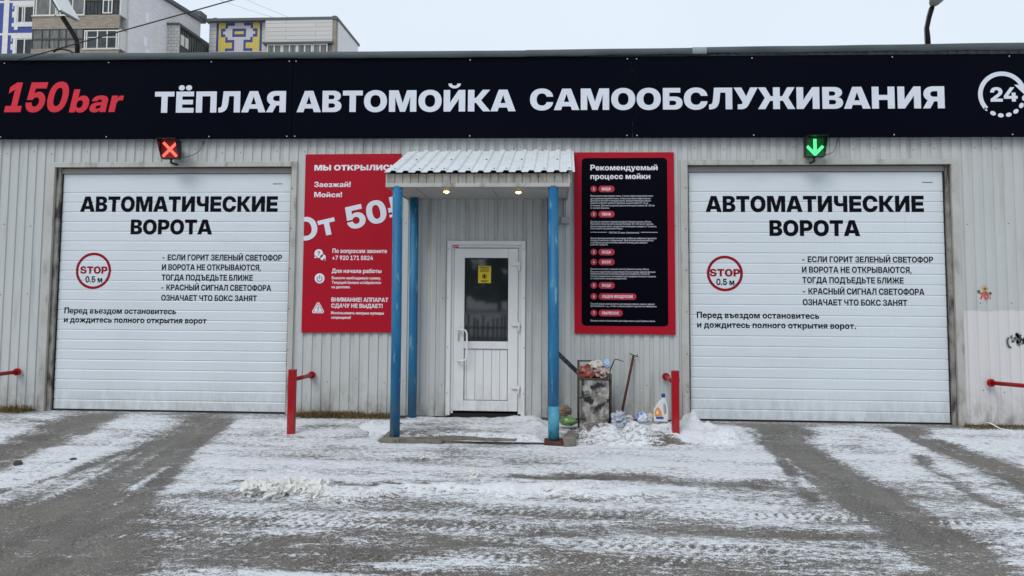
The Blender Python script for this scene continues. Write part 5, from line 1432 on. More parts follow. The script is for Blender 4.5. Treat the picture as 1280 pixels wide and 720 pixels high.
for x, y, zb in ((4.622, -1.20, -.03), (6.312, -1.20, -.03), (4.612, -.20, -.02), (6.29, -.20, -.02)):
    bm = bmesh.new()
    tube(bm, [(x + (.018 if y < -1 else .02) * 0, y, zb), (x, y, 1.0), (x - .012, y, 2.668)], .0535 if y < -1 else .053, 24)
    ps = obj('post', bm, 'post_blue', cp)
    if y < -1:
        bm = bmesh.new()
        box(bm, x - .10, x + .10, y - .10, y + .10, zb - .06, zb + .012)
        obj('base_plate', bm, 'rust' if x > 5 else 'concrete', ps, bevel=.006)
    if y < -1 and x > 5:
        bm = bmesh.new()
        tube(bm, [(x, y, .0), (x, y, .335)], .0585, 24)
        obj('sleeve', bm, 'post_sleeve', ps)
bm = bmesh.new()
tube(bm, [(6.43, -.10, 2.655), (6.432, -.10, 2.44)], .012, 8)
box(bm, 6.39, 6.50, -.16, -.08, 2.36, 2.44)
obj('junction_box', bm, 'steel_grey', cp, bevel=.004)

# concrete doorstep with trodden snow on it
st = thing('doorstep', 'low cracked concrete slab in front of the white door', 'step', (5.4, -.6, -.1))
bm = bmesh.new()
rs = random.Random(5)
out = [(4.50, -.02), (4.50, -1.30)] + [(4.50 + i * .10, -1.30 + .06 * (i / 14) + rs.uniform(-.02, .02)) for i in range(1, 15)] + [(5.99, -1.14), (6.02, -.6), (6.38, -.55), (6.40, -.02)]
v0 = [bm.verts.new((x, y, -.13)) for x, y in out]
v1 = [bm.verts.new((x, y, -.004 + rs.uniform(-.008, .004))) for x, y in out]
bm.faces.new(v0)
bm.faces.new(v1)
for k in range(len(out)):
    bm.faces.new((v0[k], v0[(k + 1) % len(out)], v1[(k + 1) % len(out)], v1[k]))
obj('slab', bm, 'concrete', st, bevel=.006)
bm = bmesh.new()
box(bm, 4.49, 4.70, -1.325, -1.303, -.12, -.006)
box(bm, 4.705, 5.15, -1.322, -1.305, -.12, -.012)
obj('edge_kerb', bm, 'concrete', st, bevel=.005)


def mound(name, xs, ys, zf, cf, material='ground', loc=(0, 0, 0), label=None, cat=None, kind=None, group=None):
    o = sheet(name, np.arange(*xs), np.arange(*ys), zf, cf, material, loc=loc)
    return tag(o, label, cat, group, kind)


def edge_fade(X, Y, x0, x1, y0, y1, w, seed):
    n = fbm(X * 4 + seed, Y * 4, seed % 8) - .5
    d = np.minimum(np.minimum(X - x0, x1 - X), np.minimum(Y - y0, y1 - Y)) + n * .22
    return np.clip(d / w, 0, 1)


def porch_z(X, Y):
    f = edge_fade(X, Y, 4.50, 6.22, -1.25, -.05, .12, 3)
    z = -.03 + .052 * f + .022 * (fbm(X * 9, Y * 9, 5) - .5) * f
    z += .055 * np.exp(-((X - 6.12) ** 2 / .05 + (Y + .36) ** 2 / .09)) * (.5 + fbm(X * 8, Y * 8, 1)) + .025 * np.exp(-((X - 5.9) ** 2 / .03 + (Y + .12) ** 2 / .02))
    return np.where((X < 4.52) | (X > 6.36) | (Y < -1.22), np.minimum(z, -.03), z)


mound('doorstep_snow', (4.44, 6.42, .03), (-1.29, -.03, .03), porch_z, lambda X, Y: .62 + .55 * (fbm(X * 2, Y * 3, 6) - .5) + .2 * np.clip((X - 5.7) * 3, 0, 1), loc=(5.4, -.6, 0), kind='stuff')


def bank_z(X, Y):
    z = np.interp(Y, [-60, -5, -1.3, -0.35, 5], [-.16, -.12, -.065, 0, 0]) - .06
    lumps = fbm(X * 6, Y * 6, 3, 5)
    blob = lambda cx, cy, sx, sy, h: h * np.exp(-(np.abs((X - cx) / sx) ** 3 + np.abs((Y - cy) / sy) ** 3))
    b = blob(7.35, -.80, .62, .36, .075) + blob(7.98, -.74, .28, .26, .10) + blob(6.95, -1.05, .42, .20, .07) + blob(7.62, -1.14, .46, .18, .028) + blob(7.75, -.45, .26, .22, .06) + blob(6.68, -.78, .25, .4, .05) + blob(8.15, -.95, .16, .16, .07)
    b = b * (.25 + 1.7 * lumps ** 1.3)
    return z + b * 1.35 + .035 * (fbm(X * 16, Y * 16, 6) - .5) * np.clip(b * 12, 0, 1) + .02


bk = mound('snow_pile', (6.40, 8.42, .022), (-1.52, -.06, .022), bank_z, lambda X, Y: .86 - .85 * np.clip((fbm(X * 2.6 + 3, Y * 3.4, 2) - .50) * 4, 0, 1) - .3 * np.clip((6.95 - X) * 3, 0, 1) + .8 * np.clip((X - 7.55) * 3, 0, 1),
           loc=(7.4, -.8, 0), label='lumpy heap of dirty old snow around the foot of the barrier beside the litter', cat='snow pile')


def drift_z(X, Y):
    z = np.interp(Y, [-60, -5, -1.3, -0.35, 5], [-.16, -.12, -.065, 0, 0]) - .05
    b = .075 * np.exp(-(np.abs((X - 4.33) / .24) ** 3 + np.abs((Y + .62) / .26) ** 3)) + .03 * np.exp(-(np.abs((X - 3.95) / .35) ** 3 + np.abs((Y + .55) / .2) ** 3)) + .07 * np.exp(-(np.abs((X - 4.45) / .2) ** 3 + np.abs((Y + .95) / .25) ** 3))
    return z + b * (.5 + fbm(X * 5, Y * 5, 1)) + .004


mound('snow_pile', (3.35, 4.66, .025), (-1.4, -.15, .025), drift_z, lambda X, Y: .93 + .2 * (fbm(X * 3, Y * 3, 2) - .5), loc=(4.2, -.65, 0),
      label='low white snow drift left of the doorstep against the front blue post', cat='snow pile')

# ------------------------------------------------------------------ signal lights over the gates


def signal(x0, x1, z0, z1, side, label, kind):
    cx = (x0 + x1) / 2
    t = thing('traffic_light', label, 'traffic light', (cx, -.19, z0), 'lane signals over the two gates')
    bm = bmesh.new()
    box(bm, x0, x1, -.265, -.205, z0, z1)
    box(bm, x0 + .05, x1 - .05, -.205, -.10, z0 + .06, z1 - .06)
    obj('housing', bm, 'housing', t, bevel=.008)
    bm = bmesh.new()
    box(bm, x0 + .006, x1 - .006, -.269, -.2655, z0 + .008, z1 - .008)
    obj('lens', bm, 'lens_red' if kind == 'x' else 'lens_green', t)
    bm = bmesh.new()
    for a, b in ((x0 - .003, x0 + .003), (x1 - .003, x1 + .003)):
        pl = [(-.2655, z0 + .01), (-.2655, z1), (-.385, z1)]
        u = [bm.verts.new((a, y, z)) for y, z in pl]
        w = [bm.verts.new((b, y, z)) for y, z in pl]
        bm.faces.new(u)
        bm.faces.new(w)
        for k in range(3):
            bm.faces.new((u[k], u[(k + 1) % 3], w[(k + 1) % 3], w[k]))
    box(bm, x0 - .003, x1 + .003, -.385, -.2655, z1 + .0005, z1 + .005)
    obj('visor', bm, 'housing', t)
    bm = bmesh.new()
    rs2 = random.Random(2)

    def leds(pa, pb, w):
        pa, pb = Vector((pa[0], 0, pa[1])), Vector((pb[0], 0, pb[1]))
        d = (pb - pa)
        L = d.length
        d /= L
        nrm = Vector((-d.z, 0, d.x))
        k = int(L / .0135)
        for i in range(k + 1):
            for s in (-w, 0, w):
                p = pa + d * (L * i / k) + nrm * s
                prism(bm, disc_pts(p.x, p.z, .0072, 8), -.2745, -.2695)
    zc = (z0 + z1) / 2
    if kind == 'x':
        r = .083
        leds((cx - r, zc - r), (cx + r, zc + r), .011)
        leds((cx - r, zc + r), (cx + r, zc - r), .011)
    else:
        leds((cx, zc + .09), (cx, zc - .08), .012)
        leds((cx - .088, zc + .005), (cx, zc - .088), .011)
        leds((cx + .088, zc + .005), (cx, zc - .088), .011)
    obj('lit_symbol', bm, 'led_red' if kind == 'x' else 'led_green', t)
    bm = bmesh.new()
    tube(bm, [(cx, -.235, z0 - .05), (cx, -.235, z0 + .01)], .014, 8)
    box(bm, cx - .012, cx + .012, -.23, -.094, z0 - .055, z0 - .035)
    obj('bracket', bm, 'housing', t)
    bm = bmesh.new()
    px = [(x1, -.19, z0 + .03), (x1 + .07, -.17, z0 + .045), (x1 + .14, -.14, z0 + .08), (x1 + .19, -.10, z0 + .15), (x1 + .225, -.085, z0 + .26)]
    tube(bm, px, .006, 8)
    obj('cable', bm, 'cable_grey', t)


signal(1.425, 1.655, 3.150, 3.385, -1, 'black signal box showing a lit red cross above a gate', 'x')
signal(9.270, 9.500, 3.140, 3.375, 1, 'black signal box showing a lit green down arrow above a gate', 'a')

# ------------------------------------------------------------------ red steel barriers beside the gates


def barrier(px, wx, zf, zr, label, inside, ytop):
    t = thing('steel_barrier', label, 'barrier', (px, -1.0, -.06), 'red barriers guarding the gates')
    bm = bmesh.new()
    w = .038
    v = box(bm, px - w, px + w, -1.0 - w, -1.0 + w, -.12, ytop)
    # the torn notch at the top of the post
    s = inside
    pl = [(px - w * .5 * 1, ytop), (px + w, ytop)]
    po = obj('post', bm, 'barrier_red', t, bevel=.006)
    bm = bmesh.new()
    box(bm, px - w - .002, px + w + .002, -1.0 - w - .002, -1.0 + w + .002, ytop + .0005, ytop + .006)
    box(bm, px + s * w - .004, px + s * w + .004, -1.025, -.975, ytop - .115, ytop - .07)
    obj('cap', bm, 'barrier_red', po)
    bm = bmesh.new()
    tube(bm, [(px, -1.0 + w, zr), (wx, -.125, zf)], .024, 14)
    obj('rail', bm, 'barrier_red', t)
    d = (Vector((wx, -.125, zf)) - Vector((px, -1.0, zr))).normalized()
    bm = bmesh.new()
    c = Vector((wx, -.125, zf))
    tube(bm, [c - d * .01, c + d * .022], .045, 18)
    obj('flange', bm, 'barrier_red', t)


barrier(3.425, 3.350, .495, .545, 'red steel post with a short rail, left of the canopy by the red poster', -1, .652)
barrier(7.612, 7.645, .530, .560, 'red steel post with a short rail standing in the dirty snow heap', 1, .690)
barrier(-.44, -.415, .486, .50, 'red rail reaching in at the left edge of the picture, its post outside the view', -1, .69)
barrier(11.66, 11.385, .508, .55, 'red rail reaching in at the right edge of the picture, its post outside the view', 1, .70)

# ------------------------------------------------------------------ litter bin and rubbish by the wall
bn = thing('litter_bin', 'battered metal bin with peeling black and white paint in a bar frame', 'bin', (6.78, -.42, 0))
bm = bmesh.new()
bx0, bx1, by0, by1, bz0, bz1 = 6.632, 6.936, -.56, -.30, .035, .545
for a in ((bx0, bx1, by0, by0 + .006), (bx0, bx1, by1 - .006, by1), (bx0, bx0 + .006, by0 + .006, by1 - .006), (bx1 - .006, bx1, by0 + .006, by1 - .006)):
    box(bm, a[0], a[1], a[2], a[3], bz0, bz1)
box(bm, bx0 + .006, bx1 - .006, by0 + .006, by1 - .006, bz0, bz0 + .006)
bmesh.ops.subdivide_edges(bm, edges=bm.edges[:], cuts=4, use_grid_fill=True)
for v in bm.verts:
    k = .008 * mnoise.noise(v.co * 6 + Vector((2, 1, 0)))
    v.co.y += k
    v.co.x += .006 * mnoise.noise(v.co * 5)
obj('body', bm, 'bin_metal', bn)
bm = bmesh.new()
for x, z1 in ((6.595, .735), (6.962, .60)):
    for y in (-.54, -.32):
        tube(bm, [(x, y, -.02), (x, y, z1)], .010, 8)
    tube(bm, [(x, -.54, .33), (x, -.32, .33)], .009, 8)
    tube(bm, [(x, -.54, z1 - .01), (x, -.32, z1 - .01)], .009, 8)
tube(bm, [(6.595, -.32, .725), (6.80, -.32, .727)], .009, 8)
tube(bm, [(6.595, -.54, .33), (6.632, -.54, .33)], .009, 8)
tube(bm, [(6.936, -.54, .33), (6.962, -.54, .33)], .009, 8)
tube(bm, [(6.595, -.566, .545), (6.962, -.566, .545)], .010, 8)
obj('bar_frame', bm, 'bin_frame', bn)
bm = bmesh.new()
box(bm, 6.66, 6.92, -.54, -.32, .0, .033)
obj('plinth', bm, 'dark_gap', bn)


def litter(name, c, size, seed, m, label, cat, amp=.4, freq=2.4, sub=3, smooth=False):
    bm = bmesh.new()
    lump(bm, c, size, seed, amp, freq, sub)
    o = obj(name, bm, m, None, loc=c, smooth=smooth)
    return tag(o, label, cat)


litter('plastic_bag', (6.70, -.44, .60), (.105, .11, .085), 1, 'orange_bag', 'orange crumpled bag stuffed into the top of the bin', 'bag', .5, 2.6)
litter('snack_wrapper', (6.85, -.45, .605), (.105, .10, .075), 2, 'pink_bag', 'red and white patterned wrapper sticking out of the bin beside the orange bag', 'wrapper', .5, 3)
litter('paper_bag', (6.80, -.42, .685), (.095, .08, .052), 3, 'paper', 'crumpled white paper on top of the rubbish in the bin', 'paper', .5, 3)
litter('plastic_bottle', (6.92, -.42, .70), (.045, .045, .055), 4, 'bottle_blue', 'pale blue crushed bottle on top of the bin, right of the white paper', 'bottle', .3, 3)
litter('plastic_bottle', (6.47, -.62, .075), (.10, .055, .05), 5, 'bottle_green', 'green crushed bottle lying on the ground beside the right blue post', 'bottle', .25, 2)
litter('paper_bag', (6.44, -.45, .165), (.075, .06, .06), 6, 'brown_bag', 'brown crumpled paper bag on the ground behind the green bottle', 'bag', .4, 3)
litter('plastic_film', (7.045, -.55, .095), (.085, .07, .085), 27, 'film', 'grey clear plastic film bunched at the foot of the rusty pole', 'plastic film', .6, 3)
litter('plastic_film', (6.98, -.80, .045), (.11, .08, .04), 17, 'film', 'flattened grey plastic film in the snow in front of the bin', 'plastic film', .6, 3)
litter('drink_packet', (7.31, -.52, .115), (.065, .045, .06), 8, 'blue_pack', 'blue and white crushed packet in the snow left of the white jug', 'packet', .35, 2.5)
litter('paper_scrap', (7.405, -.50, .105), (.032, .03, .055), 9, 'paper', 'small white paper scrap between the blue packet and the white jug', 'paper', .5, 3)
litter('paper_scrap', (6.76, -.86, .025), (.085, .06, .03), 10, 'paper', 'white paper scrap lying in the slush below the bin', 'paper', .6, 3)
litter('paper_scrap', (7.16, -.52, .09), (.05, .04, .05), 12, 'paper', 'pale paper scrap right of the rusty pole foot', 'paper', .6, 3)
# black strip wedged behind the bin
bm = bmesh.new()
d = Vector((.215, 0, -.205)).normalized()
n = Vector((-d.z, 0, d.x))
a, b = Vector((6.350, -.30, .815)), Vector((6.615, -.30, .565))
box_pts = [a + n * .026, b + n * .026, b - n * .026, a - n * .026]
prism(bm, [(p.x, p.z) for p in box_pts], -.312, -.294)
o = obj('plastic_strip', bm, 'black_plastic', None, loc=(6.48, -.30, .69), bevel=.002)
tag(o, 'scuffed black plastic strip leaning between the blue post and the bin', 'plastic strip')
# thin bent rod in the bin
bm = bmesh.new()
tube(bm, [(6.90, -.42, .46), (6.935, -.41, .56), (7.005, -.40, .735), (7.022, -.40, .755), (7.05, -.40, .752), (7.118, -.40, .730)], .0085, 8, r1=.004)
o = obj('wiper_blade', bm, 'cable_black', None, loc=(6.93, -.42, .46))
tag(o, 'thin bent black wiper arm sticking out of the right side of the bin', 'wiper blade')
# rusty pole leaning on the wall
pl = thing('scraper_pole', 'rusty thin steel pole with a small cross piece leaning against the wall', 'pole', (7.09, -.32, 0))
bm = bmesh.new()
tube(bm, [(7.075, -.36, .02), (7.262, -.115, .770)], .0155, 10)
obj('shaft', bm, 'rust', pl)
bm = bmesh.new()
tube(bm, [(7.215, -.12, .800), (7.262, -.115, .778), (7.318, -.115, .760)], .0055, 8)
tube(bm, [(7.300, -.115, .765), (7.31, -.115, .795)], .004, 8)
obj('cross_piece', bm, 'cable_black', pl)
# white jug with a handle
jg = thing('plastic_jug', 'white plastic washer fluid jug with blue cap and orange label', 'jug', (7.52, -.50, .06))
bm = bmesh.new()
out = [(7.445, .075), (7.600, .075), (7.606, .12), (7.607, .20), (7.596, .262), (7.580, .31), (7.574, .342), (7.540, .342), (7.528, .318), (7.478, .262), (7.446, .20), (7.440, .12)]
hole = [(7.562, .15), (7.583, .15), (7.584, .20), (7.574, .255), (7.560, .275), (7.552, .25), (7.556, .20)]
tmp = bmesh.new()
fill_polys(tmp, [out, hole], lambda a, b: (a, -.545, b))
me = bpy.data.meshes.new('t')
tmp.to_mesh(me)
tmp.free()
bm.from_mesh(me)
bpy.data.meshes.remove(me)
r = bmesh.ops.extrude_face_region(bm, geom=bm.faces[:])
bmesh.ops.translate(bm, verts=[e for e in r['geom'] if isinstance(e, bmesh.types.BMVert)], vec=(0, .09, 0))
obj('bottle', bm, 'jug_white', jg, bevel=.012)
bm = bmesh.new()
lathe(bm, [(.022, .343), (.022, .378), (.018, .383)], (7.557, -.50, 0), 16)
obj('cap', bm, 'cap_blue', jg)
bm = bmesh.new()
fill_polys(bm, [[(7.452, .135), (7.535, .135), (7.528, .185), (7.505, .225), (7.480, .24), (7.456, .195)]], lambda a, b: (a, -.5475, b), 0)
fill_polys(bm, [[(7.470, .105), (7.552, .105), (7.550, .13), (7.466, .13)]], lambda a, b: (a, -.5475, b), 1)
fill_polys(bm, [[(7.468, .16), (7.495, .16), (7.490, .20), (7.474, .20)]], lambda a, b: (a, -.5485, b), 2)
obj('label', bm, ['jug_label', 'cap_blue', 'jug_white'], jg)
# concrete block by the post foot
bm = bmesh.new()
box(bm, 6.415, 6.545, -1.33, -1.20, -.10, .035)
o = obj('concrete_block', bm, 'concrete', None, loc=(6.48, -1.26, -.1), bevel=.014)
tag(o, 'small broken concrete block beside the foot of the right blue post', 'block')
litter('rubble', (6.52, -1.0, -.03), (.10, .12, .06), 21, 'concrete', 'grey lump of rubble behind the small concrete block', 'rubble', .5, 2.2)
litter('stone', (1.40, -2.47, -.06), (.038, .034, .03), 22, 'stone', 'dark stone lying on the snow at the far left of the yard', 'stone', .3, 2)
litter('stone', (1.78, -2.25, -.07), (.034, .03, .018), 23, 'stone', 'small flat dark stone near a tyre track, right of the rounder stone', 'stone', .3, 2)

# lumps of frozen slush in the ridge across the yard
rs = random.Random(31)
SP = []
for (xa, xb, yy, n, s) in ((3.82, 4.45, -3.10, 34, .075), (4.35, 4.95, -3.16, 20, .055), (6.0, 7.0, -2.97, 26, .045), (5.0, 6.0, -2.95, 9, .03)):
    for k in range(n):
        SP.append((rs.uniform(xa, xb), yy + rs.gauss(0, .06), s * rs.uniform(.35, 1.0)))
SP += [(4.12, -3.05, .085), (4.4, -3.1, .08), (4.05, -3.16, .07), (4.28, -3.07, .075), (3.95, -3.12, .06), (5.05 + .0, -1.95, .03), (5.62, -2.55, .05)]
protos = []
for k in range(6):
    bm = bmesh.new()
    lump(bm, (0, 0, 0), (1, .85, .72), 40 + k, .75, 2.1, 3)
    protos.append(obj('ice_lump', bm, 'ice', None, loc=(0, 0, 0), smooth=False))
for k, (x, y, s) in enumerate(SP):
    o = protos[k] if k < 6 else protos[k % 6].copy()
    if k >= 6:
        COL.objects.link(o)
    o.location = (x, y, zg(y) + .010 + s * .32)
    o.scale = (s, s, s)
    o.rotation_euler = (rs.uniform(-.4, .4), rs.uniform(-.4, .4), rs.uniform(0, 6.28))
    tag(o, 'small lump of dirty frozen slush in the broken ridge across the yard', 'ice lump', 'lumps of frozen slush across the yard')

# dry grass along the foot of the wall
bm = bmesh.new()
rs = random.Random(12)
for (xa, xb, n, h) in ((3.15, 4.35, 1500, .075), (3.3, 3.95, 900, .085), (-1.1, -.25, 700, .07), (-.6, -.2, 260, .10), (11.05, 12.3, 700, .05), (4.35, 5.0, 120, .035), (6.1, 6.5, 60, .04)):
    for _ in range(n):
        x, y = rs.uniform(xa, xb), -.10 - abs(rs.gauss(0, .085))
        hh = h * rs.uniform(.3, 1.1)
        a, l = rs.uniform(0, 6.28), rs.uniform(.3, 1.5) * hh
        w = .0032
        p = Vector((x, y, zg(y)))
        s = Vector((math.cos(a + 1.57), math.sin(a + 1.57), 0)) * w
        mid = p + Vector((math.cos(a) * l * .4, math.sin(a) * l * .4, hh * .75))
        tip = p + Vector((math.cos(a) * l, math.sin(a) * l, hh * rs.uniform(.5, 1.0)))
        q = [bm.verts.new(v) for v in (p - s, p + s, mid + s * .7, mid - s * .7, tip)]
        bm.faces.new((q[0], q[1], q[2], q[3]))
        bm.faces.new((q[3], q[2], q[4]))
me_o = obj('dry_grass', bm, 'grass', None, loc=(5, -.15, 0), kind='stuff')
bm = bmesh.new()
tube(bm, [(11.30, -.12, .05), (11.33, -.17, .055), (11.38, -.26, .01), (11.46, -.35, .0), (11.52, -.37, -.005)], .008, 8)
o = obj('cable_end', bm, 'white_cable', None, loc=(11.35, -.2, 0))
tag(o, 'loose white cable end coming out of the wall foot, right of a gate', 'cable')

# ------------------------------------------------------------------ lamps and wires on the roof
lf = thing('floodlight', 'thin tilted white panel floodlight on a bent black arm at the left roof edge', 'floodlight', (-.10, .3, 4.45))
bm = bmesh.new()
tube(bm, [(-.10, .3, 4.44), (-.105, .3, 4.78), (-.12, .3, 4.87), (-.20, .3, 5.0), (-.335, .3, 5.19)], .030, 14)
obj('arm', bm, 'pole_black', lf)
bm = bmesh.new()
tube(bm, [(-.10, .28, 4.66), (-.20, .28, 4.722), (-.30, .28, 4.745), (-.38, .28, 4.735), (-.425, .28, 4.705)], .012, 8)
obj('cable', bm, 'cable_black', lf)
bm = bmesh.new()
d = Vector((-.225, 0, .36)).normalized()
nn_ = Vector((d.z, 0, -d.x))
a = Vector((-.245, 0, 5.20))
b = a + d * .60
prism(bm, [(p.x, p.z) for p in (a, b, b + nn_ * .03, a + nn_ * .03)], .10, .50, 0)
prism(bm, [(p.x, p.z) for p in (a - nn_ * .022 + d * .02, b - nn_ * .022, b - nn_ * .001, a - nn_ * .001 + d * .02)], .11, .49, 1)
obj('lamp_panel', bm, ['lamp_glass', 'housing'], lf, bevel=.003)
rl = thing('street_lamp', 'grey cobra head lamp on a bent black pole above the right roof edge', 'street lamp', (11.01, .3, 4.45))
bm = bmesh.new()
tube(bm, [(11.01, .3, 4.44), (11.00, .3, 4.76), (10.99, .3, 4.87), (11.02, .3, 5.0), (11.065, .3, 5.14)], .030, 14)
obj('pole', bm, 'pole_black', rl)
bm = bmesh.new()
tube(bm, [(10.965, .28, 4.5), (10.955, .28, 4.72), (10.955, .28, 4.86), (10.99, .28, 5.02), (11.02, .28, 5.12)], .007, 8)
obj('cable', bm, 'cable_grey', rl)
bm = bmesh.new()
c0, c1 = Vector((11.07, .28, 5.17)), Vector((11.16, -.15, 5.50))
r = bmesh.ops.create_uvsphere(bm, u_segments=20, v_segments=12, radius=1)
ax = (c1 - c0).normalized()
sx = Vector((1, 0, 0))
sx = (sx - ax * sx.dot(ax)).normalized()
sz = ax.cross(sx)
mid = (c0 + c1) / 2
for v in r['verts']:
    p = v.co.copy()
    k = 1 - .18 * p.z
    v.co = mid + ax * p.z * .31 + sx * p.x * .105 * k + sz * p.y * .065
obj('lamp_head', bm, 'lamp_grey', rl, smooth=True)


def wire(name, pts, r, m, label, group=None, sag=0.0):
    a, b = Vector(pts[0]), Vector(pts[1])
    bm = bmesh.new()
    q = [a + (b - a) * t + Vector((0, 0, -sag * 4 * t * (1 - t))) for t in [i / 24 for i in range(25)]]
    tube(bm, q, r, 6)
    o = obj(name, bm, m, None, loc=tuple(a))
    tag(o, label, 'cable', group)


wire('overhead_cable', ((-.543, -.25, 4.421), (21.3, .07, 10.45)), .008, 'cable_black', 'single dark cable slanting up across the sky from the left of the sign', None, .02)
for k, (z0, z1) in enumerate(((31.0, 25.2), (29.0, 24.6))):
    wire('overhead_cable', ((-40.0, 49 + k, z0 + 6 - 1.0 * k), (-19.0, 63 + k, 28.2)), .013, 'steel_grey', 'faint thin cable far behind the roof between the apartment blocks', 'faint cables between the apartment blocks', 1.0)

# ------------------------------------------------------------------ apartment blocks behind
E_A = thing('apartment_building', 'tall apartment block with blue mosaic, brown stone balconies and a whitewashed brick end wall', 'building', (-39, 56, 0))


def A(name, bm, mats, parent=E_A, **k):
    return obj(name, bm, mats, parent, **k)


FY = 51.0
ZT = 27.9
bm = bmesh.new()
gx = lambda y: -30.28 + .108 * (y - FY)
pts = [(-64, FY), (gx(FY), FY), (gx(61.4), 61.4), (-64, 61.4)]
v0 = [bm.verts.new((x, y, -.3)) for x, y in pts]
v1 = [bm.verts.new((x, y, ZT)) for x, y in pts]
bm.faces.new(v0)
bm.faces.new(v1)
for k in range(4):
    bm.faces.new((v0[k], v0[(k + 1) % 4], v1[(k + 1) % 4], v1[k]))
A('wall', bm, 'white_brick')
bm = bmesh.new()
pts = [(-64.3, FY - .35), (gx(FY) + .30, FY - .35), (gx(61.4) + .38, 61.75), (-64.3, 61.75)]
v0 = [bm.verts.new((x, y, ZT + .003)) for x, y in pts]
v1 = [bm.verts.new((x, y, ZT + .32)) for x, y in pts]
bm.faces.new(v0)
bm.faces.new(v1)
for k in range(4):
    bm.faces.new((v0[k], v0[(k + 1) % 4], v1[(k + 1) % 4], v1[k]))
box(bm, gx(61) - .5, gx(61) + .42, 60.6, 61.9, ZT + .325, ZT + .9)
A('roof', bm, 'roof_edge')
HS = 2.865
# blue mosaic bay with pale stripes
parts('blue_mosaic', [(x0, x1, FY - .06, FY - .002, 23.32 + HS * k, 23.12 + HS * (k + 1)) for x0, x1 in ((-64, -56.2), (-55.7, -41.47), (-40.98, -38.14)) for k in range(-2, 2)], 'blue_tile', E_A)
parts('pale_stripe', [(x - .24, x + .24, FY - .10, FY - .003, 12, ZT - .003) for x in (-55.95, -41.22)], 'white_trim', E_A)
parts('floor_band', [(x0, x1, FY - .08, FY - .003, 23.125 + HS * k, 23.315 + HS * k) for x0, x1 in ((-64, -56.2), (-55.7, -41.47), (-40.975, -38.14)) for k in range(-2, 2)], 'white_trim', E_A)


def win(x0, x1, z0, z1, y, nm, fm, gm, parent, sill=True, fw=.09, rail=None):
    bm = bmesh.new()
    box(bm, x0, x1, y - .05, y + .05, z0, z0 + fw)
    box(bm, x0, x1, y - .05, y + .05, z1 - fw, z1)
    box(bm, x0, x0 + fw, y - .05, y + .05, z0 + fw, z1 - fw)
    box(bm, x1 - fw, x1, y - .05, y + .05, z0 + fw, z1 - fw)
    for m_ in nm:
        x = x0 + (x1 - x0) * m_
        box(bm, x - fw / 2, x + fw / 2, y - .048, y + .048, z0 + fw, z1 - fw)
    if rail:
        box(bm, x0 + fw, x1 - fw, y - .03, y + .03, z0 + (z1 - z0) * rail - .03, z0 + (z1 - z0) * rail + .03)
    w = obj('window', bm, fm, parent)
    bm = bmesh.new()
    box(bm, x0 + fw * .5, x1 - fw * .5, y - .012, y + .012, z0 + fw * .5, z1 - fw * .5)
    obj('pane', bm, gm, w)
    if sill:
        bm = bmesh.new()
        box(bm, x0 - .08, x1 + .08, y - .16, y + .04, z0 - .07, z0 - .003)
        obj('sill', bm, 'white_trim', w)
    return w


for cx in (-51.5, -47.4, -43.2, -39.45):
    for k in range(-2, 1):
        zc = 24.98 + HS * k
        hw = .88
        bm = bmesh.new()
        fy0, fy1 = FY - .13, FY - .061
        box(bm, cx - hw - .32, cx + hw + .32, fy0, fy1, zc + .72, zc + 1.13)
        box(bm, cx - hw - .32, cx + hw + .32, fy0, fy1, zc - 1.12, zc - .80)
        for s in (-1, 1):
            a, b = sorted((cx + s * (hw - .10), cx + s * (hw + .14)))
            box(bm, a, b, fy0, fy1, zc - .797, zc + .717)
            a, b = sorted((cx + s * (hw + .143), cx + s * (hw + .33)))
            box(bm, a, b, fy0, fy1, zc - .30, zc + .22)
            box(bm, a + (.12 if s > 0 else 0), b + (0 if s > 0 else -.12), fy0, fy1, zc + .45, zc + .717)
            a, b = sorted((cx + s * (hw - .22), cx + s * (hw + .10)))
            box(bm, a, b, fy0, fy1, zc - 1.40, zc - 1.123)
        A('window_surround', bm, 'white_trim')
        w = win(cx - hw + .10, cx + hw - .10, zc - .80, zc + .72, FY - .05, (.30, .42) if k == 0 else (.5,), 'white_trim', 'flat_glass', E_A, sill=False, fw=.10)

# balcony bays in brown stone
for k in range(-3, 2):
    z0 = 23.26 + HS * k
    bm = bmesh.new()
    box(bm, -38.13, -30.45, FY - 1.05, FY - .9, z0, z0 + 1.17)
    box(bm, -38.13, -30.45, FY - .9, FY - .003, z0, z0 + .12)
    A('balcony_parapet', bm, 'brown_stone')
    parts('balcony_side', [(-30.60, -30.45, FY - .9, FY - .003, z0 + 1.172, z0 + HS - .002), (-38.13, -37.98, FY - .9, FY - .003, z0 + 1.172, z0 + HS - .002)], 'white_trim', E_A)
yb = FY - .99
for k in (0, 1):
    z0 = 24.46 + HS * k - .02
    win(-38.10, -36.05, z0, z0 + 1.70, yb, (.12, .72), 'white_trim', 'curtain_glass', E_A)
    win(-36.0, -33.56, z0, z0 + 1.70, yb, (.12, .56), 'white_trim', 'curtain_glass', E_A)
    bm = bmesh.new()
    for i in range(9):
        x = -33.52 + .34 * i
        box(bm, x, x + .05, yb - .04, yb + .02, z0 - .1, z0 + 1.70)
    box(bm, -33.52, -30.60, yb - .05, yb + .02, z0 - .16, z0 + .02)
    box(bm, -33.52, -30.60, yb - .05, yb + .02, z0 + 1.2, z0 + 1.28)
    fr = A('wooden_glazing', bm, 'dark_wood')
    bm = bmesh.new()
    box(bm, -33.52, -30.60, yb + .021, yb + .05, z0, z0 + 1.70)
    obj('pane', bm, 'flat_glass', fr)
    win(-31.95, -31.1, z0 + .10, z0 + 1.30, yb - .05, (.6,), 'white_trim', 'flat_glass', E_A, sill=False)
